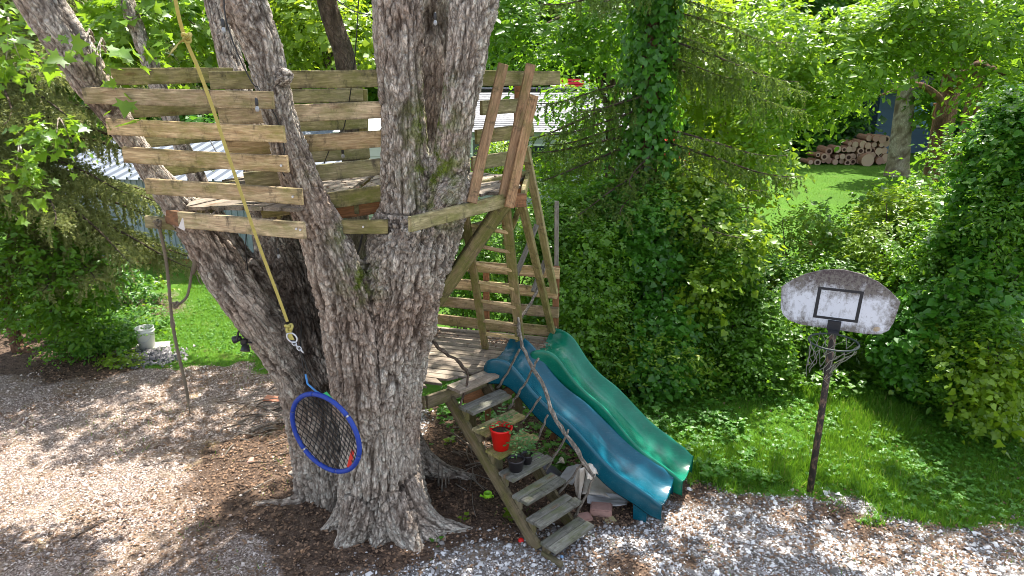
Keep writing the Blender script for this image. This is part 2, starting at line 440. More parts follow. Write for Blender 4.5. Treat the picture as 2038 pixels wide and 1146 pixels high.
# ================================================================ GROUND
TX, TY = -1.15, 6.1                                   # centre of the big tree's foot
def edge_noise(x, y, s=0, f=1.1):
    p = np.stack([x * f, y * f, np.zeros_like(x)], 1)
    return fbm(p, 4, s)
def zones(x, y):
    n = edge_noise(x, y, 3); n2 = edge_noise(x, y, 9, 3.5)
    gr = sstep(-.25, .25, (y - (6.55 - .20 * (x - 1.8))) + n * .7 + n2 * .3) * sstep(1.0, 1.9, x + .35 * n - .25 * (y - 7))
    gl = sstep(-.25, .25, (y - (9.55 + .27 * (-3.7 - x))) + n * .6 + n2 * .3) * sstep(7.6, 6.0, -x + n)
    far = sstep(12.5, 14, y + n)
    grass = np.maximum(np.maximum(gr, gl), far)
    d = np.sqrt(((x - TX + .15) / 1.75) ** 2 + ((y - TY) / 1.0) ** 2)
    dirt = sstep(1.3, .55, d + n * .55 + n2 * .3)
    d2 = np.sqrt(((x + 2.6) / 1.3) ** 2 + ((y - 7.2) / 1.5) ** 2)
    dirt = np.maximum(dirt, sstep(1.25, .45, d2 + n * .7 + n2 * .45) * .75)
    d3 = np.sqrt(((x + 2.9 + (6 - y) * .35) / .9) ** 2 + ((y - 6.0) / 1.3) ** 2)
    dirt = np.maximum(dirt, sstep(1.3, .4, d3 + n * .8 + n2 * .5) * .45)
    mid = sstep(5.65, 6.1, y + .4 * n + .25 * n2 - .18 * x) * sstep(-1.3, -1.0, x) * sstep(3.2, 1.8, x + n * .8)
    dirt = np.maximum(dirt, mid)
    under = sstep(9.9, 10.5, y + n) + sstep(6.1, 7.0, -x + n * .8) * sstep(9.0, 9.9, y + n)
    dirt = np.maximum(dirt, np.clip(under, 0, 1))
    rp = sstep(-.02, .40, n + n2 * .8) * sstep(0, 1.5, x) * .8
    dirt = np.maximum(dirt, rp)
    ed = y - (6.55 - .20 * (x - 1.8)) + n * .7
    dirt = np.maximum(dirt, np.exp(-((ed + .22) / .30) ** 2) * sstep(.8, 1.6, x) * (.55 + .8 * n2))
    dirt = dirt * (1 - grass)
    return 1 - np.maximum(grass, dirt), dirt, grass
def gz(x, y):
    x = np.asarray(x, float); y = np.asarray(y, float)
    n = edge_noise(x.ravel(), y.ravel(), 5, .8).reshape(x.shape)
    m = np.exp(-(((x - TX) / 1.6) ** 2 + ((y - TY) / 1.3) ** 2))
    near = sstep(40, 16, y)
    return (.035 * n * near + .07 * m)
def nonuni(lo, a, b, hi, fine, ncoarse):
    mid = np.arange(a, b, fine)
    l = a - (a - lo) * np.linspace(1, 0, ncoarse, endpoint=False) ** 2.2
    r = b + (hi - b) * np.linspace(0, 1, ncoarse) ** 2.2
    return np.concatenate([l, mid, r])
gx = nonuni(-220, -8.5, 7.5, 220, .065, 34)
gy = nonuni(-40, 4.6, 12.5, 420, .065, 34)
X, Y = np.meshgrid(gx, gy)
zg, zd, zr = zones(X.ravel(), Y.ravel())
fine_n = edge_noise(X.ravel(), Y.ravel(), 21, 9.0)
Z = gz(X, Y).ravel() + fine_n * .012 * sstep(14, 12, Y.ravel())
V = np.stack([X.ravel(), Y.ravel(), Z], 1)
ny, nx = X.shape
I = np.arange(ny * nx).reshape(ny, nx)
F = np.stack([I[:-1, :-1].ravel(), I[:-1, 1:].ravel(), I[1:, 1:].ravel(), I[1:, :-1].ravel()], 1)
g_me = mesh_np('ground', V, F, True)
ca = g_me.attributes.new('zone', 'FLOAT_COLOR', 'POINT')
ca.data.foreach_set('color', np.stack([zg, zd, zr, np.ones_like(zg)], 1).astype(np.float32).ravel())
def ground_mat():
    m = NT('ground_soil_gravel_grass')
    p = m.pos()
    sep = m.n('ShaderNodeSeparateColor', {0: m.attr('zone', 'Color')})
    px = m.n('ShaderNodeSeparateXYZ', {0: p}).outputs[0]
    warm = m.ramp(m.math('MULTIPLY_ADD', px, .25, 1.0), [(.3, 1.0), (.75, 0.0)])
    v = m.n('ShaderNodeTexVoronoi', {'Vector': p, 'Scale': 62.0, 'Randomness': 1.0})
    v2 = m.n('ShaderNodeTexVoronoi', {'Vector': p, 'Scale': 110.0, 'Randomness': 1.0})
    sc = m.n('ShaderNodeSeparateColor', {0: v.outputs['Color']}).outputs[0]
    sc2 = m.n('ShaderNodeSeparateColor', {0: v2.outputs['Color']}).outputs[1]
    stone = m.mix(warm, m.ramp(sc, [(.0, (.08, .07, .06)), (.35, (.22, .21, .20)), (.8, (.42, .41, .41)), (1, (.60, .59, .59))]),
                  m.ramp(sc, [(.0, (.12, .085, .07)), (.4, (.33, .255, .21)), (.8, (.48, .395, .34)), (1, (.60, .51, .45))]))
    stone = m.mix(m.math('MULTIPLY', sc2, .35), stone, (.20, .155, .13))
    gap = m.ramp(v.outputs['Distance'], [(.45, 0.0), (.75, 1.0)])
    stone = m.mix(m.math('MULTIPLY', gap, .75), stone, (.07, .05, .04))
    soft = m.ramp(m.noise(p, 1.7, 7, .75), [(.46, 0.0), (.66, 1.0)])
    stone = m.mix(m.math('MULTIPLY', soft, .7), stone, m.mix(m.noise(p, 30, 4), (.14, .095, .06), (.36, .26, .15)))
    ym = m.ramp(m.noise(p, 1.15, 3, .5), [(.66, 0.0), (.72, 1.0)])
    stone = m.mix(m.math('MULTIPLY', m.math('MULTIPLY', ym, m.noise(p, 25, 3)), 1.2), stone, (.36, .26, .06))
    d = m.mix(m.ramp(m.noise(p, 11, 8, .75), [(.38, 0.0), (.62, 1.0)]), (.030, .019, .014), (.15, .10, .07))
    d = m.mix(m.ramp(m.noise(p, 60, 4, .7), [(.55, 0.0), (.7, .8)]), d, (.30, .22, .16))
    g = m.mix(m.noise(p, 6, 6, .65), (.030, .075, .010), (.085, .19, .015))
    farg = m.ramp(m.noise(p, .35, 4, .6), [(.35, 0.0), (.65, 1.0)])
    g = m.mix(m.math('MULTIPLY', farg, .6), g, (.085, .20, .015))
    g = m.mix(m.ramp(m.noise(p, 1.4, 4, .7), [(.58, 0.0), (.75, .6)]), g, (.17, .14, .06))
    # broken borders
    bn = m.noise(p, 9, 7, .8)
    wd = m.ramp(m.math('ADD', sep.outputs[1], m.math('MULTIPLY_ADD', bn, .9, -.45)), [(.35, 0.0), (.6, 1.0)])
    wg = m.ramp(m.math('ADD', sep.outputs[2], m.math('MULTIPLY_ADD', bn, .7, -.35)), [(.4, 0.0), (.6, 1.0)])
    c = m.mix(wd, stone, d); c = m.mix(wg, c, g)
    m.set(color=c, rough=.95, spec=.15)
    h = m.math('ADD', m.math('MULTIPLY', v.outputs['Distance'], -1.0), m.math('MULTIPLY', m.noise(p, 35, 6, .7), 1.4))
    m.bump(h, .8, .015)
    return m.mat
setting('ground', g_me, ground_mat())

# ---- loose surface pieces (stuff)
def scatter_xy(n, x0, x1, y0, y1):
    return RNG.uniform(x0, x1, n), RNG.uniform(y0, y1, n)
def in_view(x, y, z=0.0, mu=60, mv=40):
    """rough test that a ground point lies within the photographed area"""
    yy = y; zz = z - CAM_H
    t = yy * math.cos(PITCH) - zz * math.sin(PITCH)
    up = yy * math.sin(PITCH) + zz * math.cos(PITCH)
    u = CU + FPX * x / t; v = CV - FPX * up / t
    return (u > -mu) & (u < 2038 + mu) & (v > -mv) & (v < 1146 + mv)
def oriented(pos, zax, xax_ang, scale, tmpl):
    """pos (n,3), zax (n,3) unit, spin angle, scale (n,) or (n,3), tmpl (k,3) -> (n,k,3)"""
    n = len(pos)
    ref = np.where(np.abs(zax[:, 2:3]) > .95, np.array([[1., 0, 0]]), np.array([[0., 0, 1.]]))
    a = np.cross(ref, zax); a /= np.linalg.norm(a, axis=1, keepdims=True)
    b = np.cross(zax, a)
    c, s = np.cos(xax_ang)[:, None], np.sin(xax_ang)[:, None]
    xa = a * c + b * s; ya = -a * s + b * c
    sc = scale if scale.ndim == 2 else np.repeat(scale[:, None], 3, 1)
    T = tmpl[None] if tmpl.ndim == 2 else tmpl
    return pos[:, None, :] + (T[..., 0:1] * sc[:, None, 0:1]) * xa[:, None] + (T[..., 1:2] * sc[:, None, 1:2]) * ya[:, None] + (T[..., 2:3] * sc[:, None, 2:3]) * zax[:, None]
def flat_mesh(name, P, faces, rnd):
    n, k, _ = P.shape
    F = (np.asarray(faces)[None] + (np.arange(n) * k)[:, None, None]).reshape(-1, len(faces[0]))
    return mesh_np(name, P.reshape(-1, 3), F, False, {'rnd': np.repeat(rnd, len(faces))})

n = 175000
x, y = scatter_xy(n, -7.5, 5.8, 5.0, 10.6)
a, b, c = zones(x, y)
keep = (RNG.random(n) < np.where(a > .5, a, a * .35) * np.where(x < -1.5, .75, 1.0)) & in_view(x, y)
x, y = x[keep], y[keep]; n = len(x)
ang = np.linspace(0, 2 * np.pi, 5, endpoint=False)
base = np.stack([np.cos(ang), np.sin(ang), np.full(5, -.25)], 1)
T = np.vstack([base, [[0, 0, .75]]])[None] + RNG.normal(0, .22, (n, 6, 3))
s = (RNG.gamma(2.2, .0033, n) + .0025) * np.where(x < -1.5, .72, 1.0)
s3 = np.stack([s * RNG.uniform(.8, 1.5, n), s, s * RNG.uniform(.6, 1.0, n)], 1)
zax = np.stack([RNG.normal(0, .3, n), RNG.normal(0, .3, n), np.ones(n)], 1); zax /= np.linalg.norm(zax, axis=1, keepdims=True)
P = oriented(np.stack([x, y, gz(x, y) + s * .2 + .004], 1), zax, RNG.uniform(0, 6.28, n), s3, T)
me = flat_mesh('gravel', P, [(i, (i + 1) % 5, 5) for i in range(5)], RNG.random(n))
def gravel_mat():
    m = NT('gravel_stones')
    px = m.n('ShaderNodeSeparateXYZ', {0: m.pos()}).outputs[0]
    warm = m.ramp(m.math('MULTIPLY_ADD', px, .25, 1.0), [(.3, 1.0), (.75, 0.0)])
    r = m.attr('rnd')
    cool = m.ramp(r, [(0, (.12, .11, .10)), (.28, (.24, .22, .21)), (.6, (.52, .51, .51)), (1, (.80, .79, .78))])
    wm = m.ramp(r, [(0, (.16, .12, .10)), (.30, (.27, .20, .165)), (.65, (.50, .405, .35)), (1, (.70, .61, .54))])
    m.set(color=m.mix(warm, cool, wm), rough=.85, spec=.3)
    return m.mat
setting('gravel', me, gravel_mat(), 'stuff')

# fallen leaves
n = 80000
x, y = scatter_xy(n, -7.5, 6, 5.1, 10.8)
a, b, c = zones(x, y)
cl = edge_noise(x, y, 31, 1.6)
keep = (RNG.random(n) < (b * .75 + a * .04 + a * .30 * (x > .3) + a * .25 * (cl > .0) + a * .35 * ((cl > .2)) + c * .03)) & in_view(x, y)
x, y = x[keep], y[keep]; n = len(x)
LT = np.array([[0, -.5, 0], [.33, 0, .12], [0, .5, 0], [-.33, 0, .12]])
zax = np.stack([RNG.normal(0, .35, n), RNG.normal(0, .35, n), np.ones(n)], 1); zax /= np.linalg.norm(zax, axis=1, keepdims=True)
P = oriented(np.stack([x, y, gz(x, y) + .012], 1), zax, RNG.uniform(0, 6.28, n), RNG.uniform(.015, .05, n), LT)
setting('leaf_litter', flat_mesh('leaf_litter', P, [(0, 1, 2), (0, 2, 3)], RNG.random(n)), L_LITTER, 'stuff')

# grass blades
def blades(name, n, x0, x1, y0, y1, hmin, hmax, wfun, mat, hf=None):
    x, y = scatter_xy(n, x0, x1, y0, y1)
    a, b, c = zones(x, y)
    w = wfun(x, y, a, b, c)
    keep = (RNG.random(n) < w) & in_view(x, y)
    x, y = x[keep], y[keep]; n = len(x)
    h = RNG.uniform(hmin, hmax, n) * (1 if hf is None else hf(x, y))
    wd = h * .09 + .0025
    B = np.array([[-.5, 0, 0], [.5, 0, 0], [0, 0, 1.0]])[None].repeat(n, 0)
    P0 = np.stack([x, y, gz(x, y) - .005], 1)
    a1 = RNG.uniform(0, 6.28, n); lean = RNG.uniform(.1, .9, n); a2 = RNG.uniform(0, 6.28, n)
    side = np.stack([np.cos(a1), np.sin(a1), np.zeros(n)], 1) * wd[:, None] * .5
    tip = P0 + np.stack([np.cos(a2) * lean, np.sin(a2) * lean, np.sqrt(1 - lean ** 2 * .8)], 1) * h[:, None]
    P = np.stack([P0 - side, P0 + side, tip], 1)
    return setting(name, flat_mesh(name, P, [(0, 1, 2)], RNG.random(n)), mat, 'stuff')
blades('grass', 210000, 1.0, 6.6, 5.6, 11.5, .03, .085, lambda x, y, a, b, c: c * (.45 + .55 * (edge_noise(x, y, 41, 1.3) > -.1)), L_GRASS, lambda x, y: 1 + .9 * (edge_noise(x, y, 42, 1.0) > .1))
blades('lawn_grass', 80000, -7.2, -2.0, 9.2, 16.0, .03, .07, lambda x, y, a, b, c: c, L_GRASS)
blades('sparse_grass', 14000, -7.2, 5.5, 5.2, 10.5, .03, .08, lambda x, y, a, b, c: (a * .5 + b * .4) * (edge_noise(x, y, 43, 1.5) > .18), L_GRASS)

# ================================================================ TREE LIMBS
def limb_px(rows):
    """rows of (u, v, Y, width_px) -> array x y z r"""
    out = []
    for u, v, Yv, w in rows:
        p = at(u, v, Yv); out.append((p.x, p.y, p.z, w / 2 / FPX * depth(p)))
    return np.array(out)
def frames(P):
    T = np.gradient(P[:, :3], axis=0); T /= np.linalg.norm(T, axis=1, keepdims=True)
    N = np.zeros_like(T); a = np.cross(T[0], [1., .3, .1]); N[0] = a / np.linalg.norm(a)
    for i in range(1, len(P)):
        v = N[i - 1] - T[i] * np.dot(N[i - 1], T[i]); N[i] = v / np.linalg.norm(v)
    B = np.cross(T, N)
    s = np.concatenate([[0], np.cumsum(np.linalg.norm(np.diff(P[:, :3], axis=0), axis=1))])
    return T, N, B, s
def tube_np(P, n=16, cap=True, rnd=0.0):
    T, N, B, s = frames(P)
    a = np.linspace(0, 2 * np.pi, n, endpoint=False)
    ring = N[:, None] * np.cos(a)[None, :, None] + B[:, None] * np.sin(a)[None, :, None]
    r = P[:, 3][:, None, None] * np.ones((1, n, 1))
    V = P[:, None, :3] + ring * r
    q = np.stack([np.cos(a)[None] * r[..., 0], np.sin(a)[None] * r[..., 0], np.repeat(s[:, None] * .18, n, 1)], 2)
    V = V.reshape(-1, 3); q = q.reshape(-1, 3)
    m = len(P); F = []
    i = np.arange((m - 1) * n).reshape(m - 1, n)
    F = np.stack([i, np.roll(i, -1, 1), np.roll(i, -1, 1) + n, i + n], 2).reshape(-1, 4)
    if cap:
        V = np.vstack([V, P[0, :3] - T[0] * P[0, 3] * .5, P[-1, :3] + T[-1] * P[-1, 3] * .5]); q = np.vstack([q, [0, 0, 0], [0, 0, s[-1] * .25]])
        c0, c1 = len(V) - 2, len(V) - 1
        k = np.arange(n)
        F = np.vstack([F, np.stack([np.full(n, c0), (k + 1) % n, k, k], 1), np.stack([np.full(n, c1), (m - 1) * n + k, (m - 1) * n + (k + 1) % n, (m - 1) * n + (k + 1) % n], 1)])
    return V, F, q
def join_tubes(limbs, n=16, rough=.06, seed=0):
    Vs, Fs, qs, o = [], [], [], 0
    for P in limbs:
        V, F, q = tube_np(P, n)
        Vs.append(V); Fs.append(F + o); qs.append(q + 3.1 * len(qs)); o += len(V)
    return np.vstack(Vs), np.vstack(Fs), np.vstack(qs)
def add_bark_attrs(me, q, crk=None, mos=None):
    a = me.attributes.new('q', 'FLOAT_VECTOR', 'POINT'); a.data.foreach_set('vector', q.astype(np.float32).ravel())
    nv = len(me.vertices)
    a = me.attributes.new('crk', 'FLOAT', 'POINT'); a.data.foreach_set('value', (crk if crk is not None else np.zeros(nv)).astype(np.float32))
    a = me.attributes.new('mos', 'FLOAT', 'POINT'); a.data.foreach_set('value', (mos if mos is not None else np.zeros(nv)).astype(np.float32))
def mesh_quads(name, V, F, smooth=True):
    """quads that may repeat their last vertex (triangles)"""
    me = bpy.data.meshes.new(name)
    me.from_pydata(V.tolist(), [], [tuple(f[:3]) if f[2] == f[3] else tuple(f) for f in F.tolist()])
    me.update()
    if smooth: me.polygons.foreach_set('use_smooth', [True] * len(me.polygons))
    return me
def trunk_mesh(name, limbs, n=14, step=.12, rough=.08, seed=0):
    limbs = [catmull(L, step) for L in limbs]
    V, F, q = join_tubes(limbs, n)
    me = mesh_quads(name, V, F)
    nr = np.empty(len(V) * 3, np.float32); me.vertices.foreach_get('normal', nr); nr = nr.reshape(-1, 3)
    f1, f2, _ = voro(q * 16, seed)
    d = fbm(q * 9, 3, seed) * .5 + sstep(.0, .25, f2 - f1) * .35
    rad = np.clip(np.linalg.norm(q[:, :2] - np.round(q[:, :2] / 3.1) * 3.1, axis=1), .01, .3)
    me.vertices.foreach_set('co', (V + nr * (d * rad * rough * 2)[:, None]).astype(np.float32).ravel()); me.update()
    add_bark_attrs(me, q, 1 - sstep(.0, .25, f2 - f1))
    return me

# ---------------------------------------------------------------- the big maple
LIMBS = {}
LIMBS['main'] = limb_px([(764, 1092, 6.12, 240), (760, 1035, 6.1, 196), (757, 940, 6.05, 168), (757, 800, 6.0, 160), (783, 660, 5.97, 158), (803, 560, 5.95, 165), (818, 470, 5.9, 170), (838, 415, 6.0, 130), (846, 360, 6.15, 90)])
LIMBS['main_l'] = limb_px([(800, 560, 5.9, 130), (808, 430, 5.85, 108), (806, 300, 5.8, 94), (798, 180, 5.78, 88), (794, 60, 5.78, 98), (790, -60, 5.8, 102), (780, -300, 5.7, 95), (760, -650, 5.6, 80), (730, -1000, 5.3, 60)])
LIMBS['main_r'] = limb_px([(845, 520, 5.95, 120), (884, 400, 5.84, 92), (898, 300, 5.78, 74), (913, 200, 5.76, 72), (930, 100, 5.78, 86), (942, 0, 5.8, 100), (958, -100, 5.8, 100), (985, -300, 5.9, 90), (1030, -650, 6.1, 75), (1080, -1000, 6.3, 55)])
LIMBS['main_b'] = limb_px([(850, 420, 6.2, 80), (852, 300, 6.3, 66), (860, 170, 6.35, 66), (864, 60, 6.4, 66), (862, -60, 6.35, 60), (850, -300, 6.8, 50), (840, -600, 7.4, 40)])
LIMBS['burl'] = limb_px([(880, 420, 5.82, 95), (903, 380, 5.75, 78), (918, 355, 5.75, 50)])
LIMBS['left'] = limb_px([(690, 1040, 6.55, 190), (668, 950, 6.55, 150), (645, 860, 6.5, 132), (614, 775, 6.4, 116), (557, 692, 6.2, 92), (499, 615, 5.9, 88), (443, 540, 5.8, 87), (396, 460, 5.72, 80), (345, 395, 5.66, 64), (295, 330, 5.6, 52), (246, 255, 5.55, 54), (190, 175, 5.45, 72), (135, 85, 5.4, 84), (80, 0, 5.35, 88), (20, -100, 5.3, 84), (-90, -300, 5.2, 75), (-260, -620, 5.0, 55)])
LIMBS['inner'] = limb_px([(640, 760, 6.3, 90), (575, 640, 6.35, 70), (530, 590, 6.4, 62), (480, 520, 6.45, 54), (440, 455, 6.5, 46), (400, 370, 6.6, 38), (360, 285, 6.8, 34), (322, 190, 7.0, 34), (292, 110, 7.1, 34), (262, 30, 7.2, 34), (220, -100, 7.4, 30), (150, -350, 7.7, 24)])
LIMBS['back'] = limb_px([(690, 900, 6.7, 180), (645, 760, 6.65, 150), (605, 650, 6.5, 150), (575, 540, 6.55, 118), (548, 460, 6.6, 88), (520, 350, 6.7, 66), (490, 230, 6.85, 58), (462, 130, 7.0, 54), (440, 40, 7.1, 52), (425, -40, 7.2, 52), (400, -300, 7.4, 44), (370, -640, 7.6, 34)])
LIMBS['middle'] = limb_px([(735, 820, 5.92, 140), (716, 720, 5.82, 132), (695, 610, 5.78, 126), (670, 540, 5.7, 112), (643, 465, 5.62, 98), (612, 395, 5.55, 82), (578, 300, 5.5, 76), (552, 210, 5.45, 72), (536, 140, 5.4, 74), (516, 70, 5.38, 80), (486, 0, 5.35, 90), (462, -80, 5.3, 84), (420, -300, 5.2, 74), (350, -650, 4.9, 58), (290, -1000, 4.5, 40)])
LIMBS['knob'] = limb_px([(555, 160, 5.4, 40), (572, 152, 5.3, 34), (577, 148, 5.28, 22)])
LIMBS['stub'] = limb_px([(560, 600, 6.35, 60), (515, 545, 6.2, 44), (500, 520, 6.18, 26)])
def root_px(pts):
    out = []
    for u, v, w, dz in pts:
        p = atz(u, v, dz); out.append((p.x, p.y, p.z, w / 2 / FPX * depth(p)))
    return np.array(out)
for k_, (pts_) in enumerate([
    [(740, 930, 100, .62), (722, 1010, 84, .34), (706, 1052, 72, .13), (690, 1080, 46, .03), (668, 1102, 26, -.03)],
    [(775, 950, 100, .55), (794, 1030, 78, .26), (812, 1075, 54, .08), (828, 1100, 44, .0), (832, 1124, 24, -.05)],
    [(785, 940, 100, .60), (822, 1012, 74, .26), (862, 1046, 50, .09), (908, 1058, 36, .01), (950, 1066, 20, -.04)],
    [(710, 900, 100, .55), (662, 958, 64, .22), (620, 985, 42, .08), (575, 1002, 24, .01), (505, 1010, 20, -.03)],
    [(790, 870, 90, .60), (838, 915, 56, .26), (885, 940, 36, .07), (945, 958, 24, -.02)],
    [(768, 985, 110, .42), (760, 1050, 76, .14), (752, 1088, 44, .02), (745, 1116, 22, -.05)],
    [(735, 960, 110, .45), (690, 1020, 62, .16), (660, 1050, 36, .04), (622, 1072, 20, -.03)],
    [(800, 985, 80, .35), (840, 1050, 52, .10), (878, 1082, 34, .0), (884, 1104, 18, -.05)],
    [(670, 900, 90, .45), (634, 925, 52, .18), (606, 940, 32, .05), (575, 950, 18, -.02)],
]):
    LIMBS['root_%d' % k_] = root_px(pts_)
def build_maple():
    dense = [catmull(L, .05) for L in LIMBS.values()]
    V, F, q = join_tubes(dense, 28)
    tmp = mesh_quads('tmp_trunk', V, F)
    o = bpy.data.objects.new('tmp_trunk', tmp); COL.objects.link(o)
    md = o.modifiers.new('r', 'REMESH'); md.mode = 'VOXEL'; md.voxel_size = .0155; md.use_smooth_shade = True
    sm = o.modifiers.new('s', 'SMOOTH'); sm.factor = .5; sm.iterations = 9
    dg = bpy.context.evaluated_depsgraph_get(); dg.update()
    me = bpy.data.meshes.new_from_object(o.evaluated_get(dg))
    bpy.data.objects.remove(o); bpy.data.meshes.remove(tmp)
    me.name = 'trunk'
    nv = len(me.vertices)
    co = np.empty(nv * 3, np.float32); me.vertices.foreach_get('co', co); co = co.reshape(-1, 3).astype(float)
    nr = np.empty(nv * 3, np.float32); me.vertices.foreach_get('normal', nr); nr = nr.reshape(-1, 3).astype(float)
    S, TT, NN, BB, SS, ID = [], [], [], [], [], []
    for k, L in enumerate(LIMBS.values()):
        C = catmull(L, .09); T_, N_, B_, s_ = frames(C)
        S.append(C); TT.append(T_); NN.append(N_); BB.append(B_); SS.append(s_); ID.append(np.full(len(C), k))
    S = np.vstack(S); TT = np.vstack(TT); NN = np.vstack(NN); BB = np.vstack(BB); SS = np.concatenate(SS); ID = np.concatenate(ID)
    best = np.empty(nv, int)
    for i in range(0, nv, 20000):
        d = np.linalg.norm(co[i:i + 20000, None] - S[None, :, :3], axis=2) - S[None, :, 3] * 1.0
        best[i:i + 20000] = d.argmin(1)
    rel = co - S[best, :3]
    la = np.einsum('ij,ij->i', rel, TT[best])
    q = np.stack([np.einsum('ij,ij->i', rel, NN[best]), np.einsum('ij,ij->i', rel, BB[best]), (SS[best] + la) * .18], 1)
    q += (ID[best] * 2.37)[:, None]
    qa = q * np.array([1, 1, .62])
    w = q + .035 * np.stack([fbm(q * 7, 3, 51), fbm(q * 7, 3, 52), fbm(q * 7, 3, 53)], 1)
    f1, f2, cid = voro(w * np.array([16., 16., 36.]), 3)
    e1 = f2 - f1
    g1, g2, cid2 = voro(w * np.array([32., 32., 74.]), 8)
    e2 = g2 - g1
    crack = .75 * (1 - sstep(.02, .20, e1))
    na = fbm(qa * 13 + 2.5 * np.stack([fbm(q * 4, 2, 81), fbm(q * 4, 2, 82), fbm(q * 4, 2, 83)], 1), 3, 84)
    nb = fbm(qa * 24 + 9, 3, 85)
    crack = np.clip(np.maximum(crack * sstep(-.3, .2, fbm(q * 3, 2, 86)), np.maximum(1 - sstep(.02, .13, np.abs(na)), .7 * (1 - sstep(.0, .09, np.abs(nb))))), 0, 1)
    crack2 = 1 - sstep(.0, .25, e2)
    flute = fbm(q * np.array([5., 5., 1.6]), 3, 60)
    big = fbm(co * 3.2, 3, 61)
    rr = np.clip(S[best, 3] / .35, .3, 1)
    d = -.040 * crack * rr - .009 * crack2 * rr + (cid - .5) * .014 * rr + flute * .045 * rr * (1 + 1.5 * np.exp(-(co[:, 2] / .5) ** 2)) + (fbm(qa * 20, 2, 87)) * .010 + big * .03 * rr + fbm(q * 60, 2, 62) * .004
    # lumps round the forks and the burl
    for (u, v, Yv, rad, amp) in ((905, 385, 5.7, .16, .05), (800, 690, 5.5, .35, .03), (470, 15, 5.3, .2, .02)):
        p = np.array(at(u, v, Yv)); dd = np.linalg.norm(co - p, axis=1)
        d += amp * np.exp(-(dd / rad) ** 2) * (1 + fbm(co * 14, 2, 63))
    co2 = co + nr * d[:, None]
    me.vertices.foreach_set('co', co2.astype(np.float32).ravel()); me.update()
    mossp = np.zeros(nv)
    for (u, v, Yv, rad) in ((868, 330, 5.7, .22), (862, 250, 5.75, .2), (872, 170, 5.8, .16), (720, 560, 5.6, .14), (880, 420, 5.7, .15), (640, 330, 5.4, .10), (700, 470, 5.5, .12)):
        p = np.array(at(u, v, Yv)); mossp = np.maximum(mossp, 1.3 * np.exp(-(np.linalg.norm(co - p, axis=1) / (rad * 1.15)) ** 2))
    dark_shade = np.zeros(nv)  # dark bark, with the shade behind and between the stems painted in
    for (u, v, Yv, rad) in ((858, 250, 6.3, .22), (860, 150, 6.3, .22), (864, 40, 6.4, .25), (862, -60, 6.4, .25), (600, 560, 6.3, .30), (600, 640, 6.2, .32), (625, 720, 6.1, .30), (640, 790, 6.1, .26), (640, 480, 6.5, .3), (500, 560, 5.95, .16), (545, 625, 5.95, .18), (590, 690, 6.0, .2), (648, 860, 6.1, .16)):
        p = np.array(at(u, v, Yv)); dark_shade = np.maximum(dark_shade, np.exp(-(np.linalg.norm(co - p, axis=1) / rad) ** 3))
    dark_shade *= sstep(-.5, .2, fbm(co * 5, 3, 90)); dark_shade = np.where((ID[best] == list(LIMBS).index('middle')) | (ID[best] == 0), 0, dark_shade)
    a_ = me.attributes.new('dark_shade', 'FLOAT', 'POINT'); a_.data.foreach_set('value', dark_shade.astype(np.float32))
    add_bark_attrs(me, q, np.clip(crack * .92 + crack2 * .15, 0, 1), mossp)
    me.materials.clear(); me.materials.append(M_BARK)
    me.polygons.foreach_set('use_smooth', np.ones(len(me.polygons), dtype=bool))
    print('trunk verts', nv)
    return me
maple = thing('maple_tree', 'huge old maple with several leaning stems rising through the wooden treehouse', 'tree', (TX, TY, 0))
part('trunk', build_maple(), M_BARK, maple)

# ================================================================ FOLIAGE
T_SIMPLE = (np.array([[0, 0, 0], [.42, .45, .10], [0, 1, -.04], [-.42, .45, .10]]), [(0, 1, 2), (0, 2, 3)])
T_HEART = (np.array([[0, .08, 0], [.36, -.02, .09], [.50, .35, .12], [0, 1, -.10], [-.50, .35, .12], [-.36, -.02, .09]]), [(0, 1, 2), (0, 2, 3), (0, 3, 4), (0, 4, 5)])
T_OVAL = (np.array([[0, 0, 0], [.22, .35, .06], [.18, .75, .03], [0, 1, -.05], [-.18, .75, .03], [-.22, .35, .06]]), [(0, 1, 2), (0, 2, 3), (0, 3, 4), (0, 4, 5)])
_mv = [(0, 0), (.12, .14), (.52, .02), (.38, .26), (.62, .52), (.30, .50), (.24, .62), (0, 1.05), (-.24, .62), (-.30, .50), (-.62, .52), (-.38, .26), (-.52, .02), (-.12, .14)]
T_MAPLE = (np.array([[a, b, .10 * abs(a) - .08 * b * b] for a, b in _mv]), [(0, 1, 5), (1, 2, 3), (1, 3, 5), (3, 4, 5), (0, 5, 6), (0, 6, 7), (0, 7, 8), (0, 8, 9), (0, 9, 13), (13, 9, 11), (9, 10, 11), (13, 11, 12)])
def ells_px(rows):
    out = []
    for u, v, Yv, ru, rv, dy in rows:
        p = at(u, v, Yv); k = depth(p) / FPX
        out.append((p.x, p.y, p.z, ru * k, dy, rv * k))
    return np.array(out)
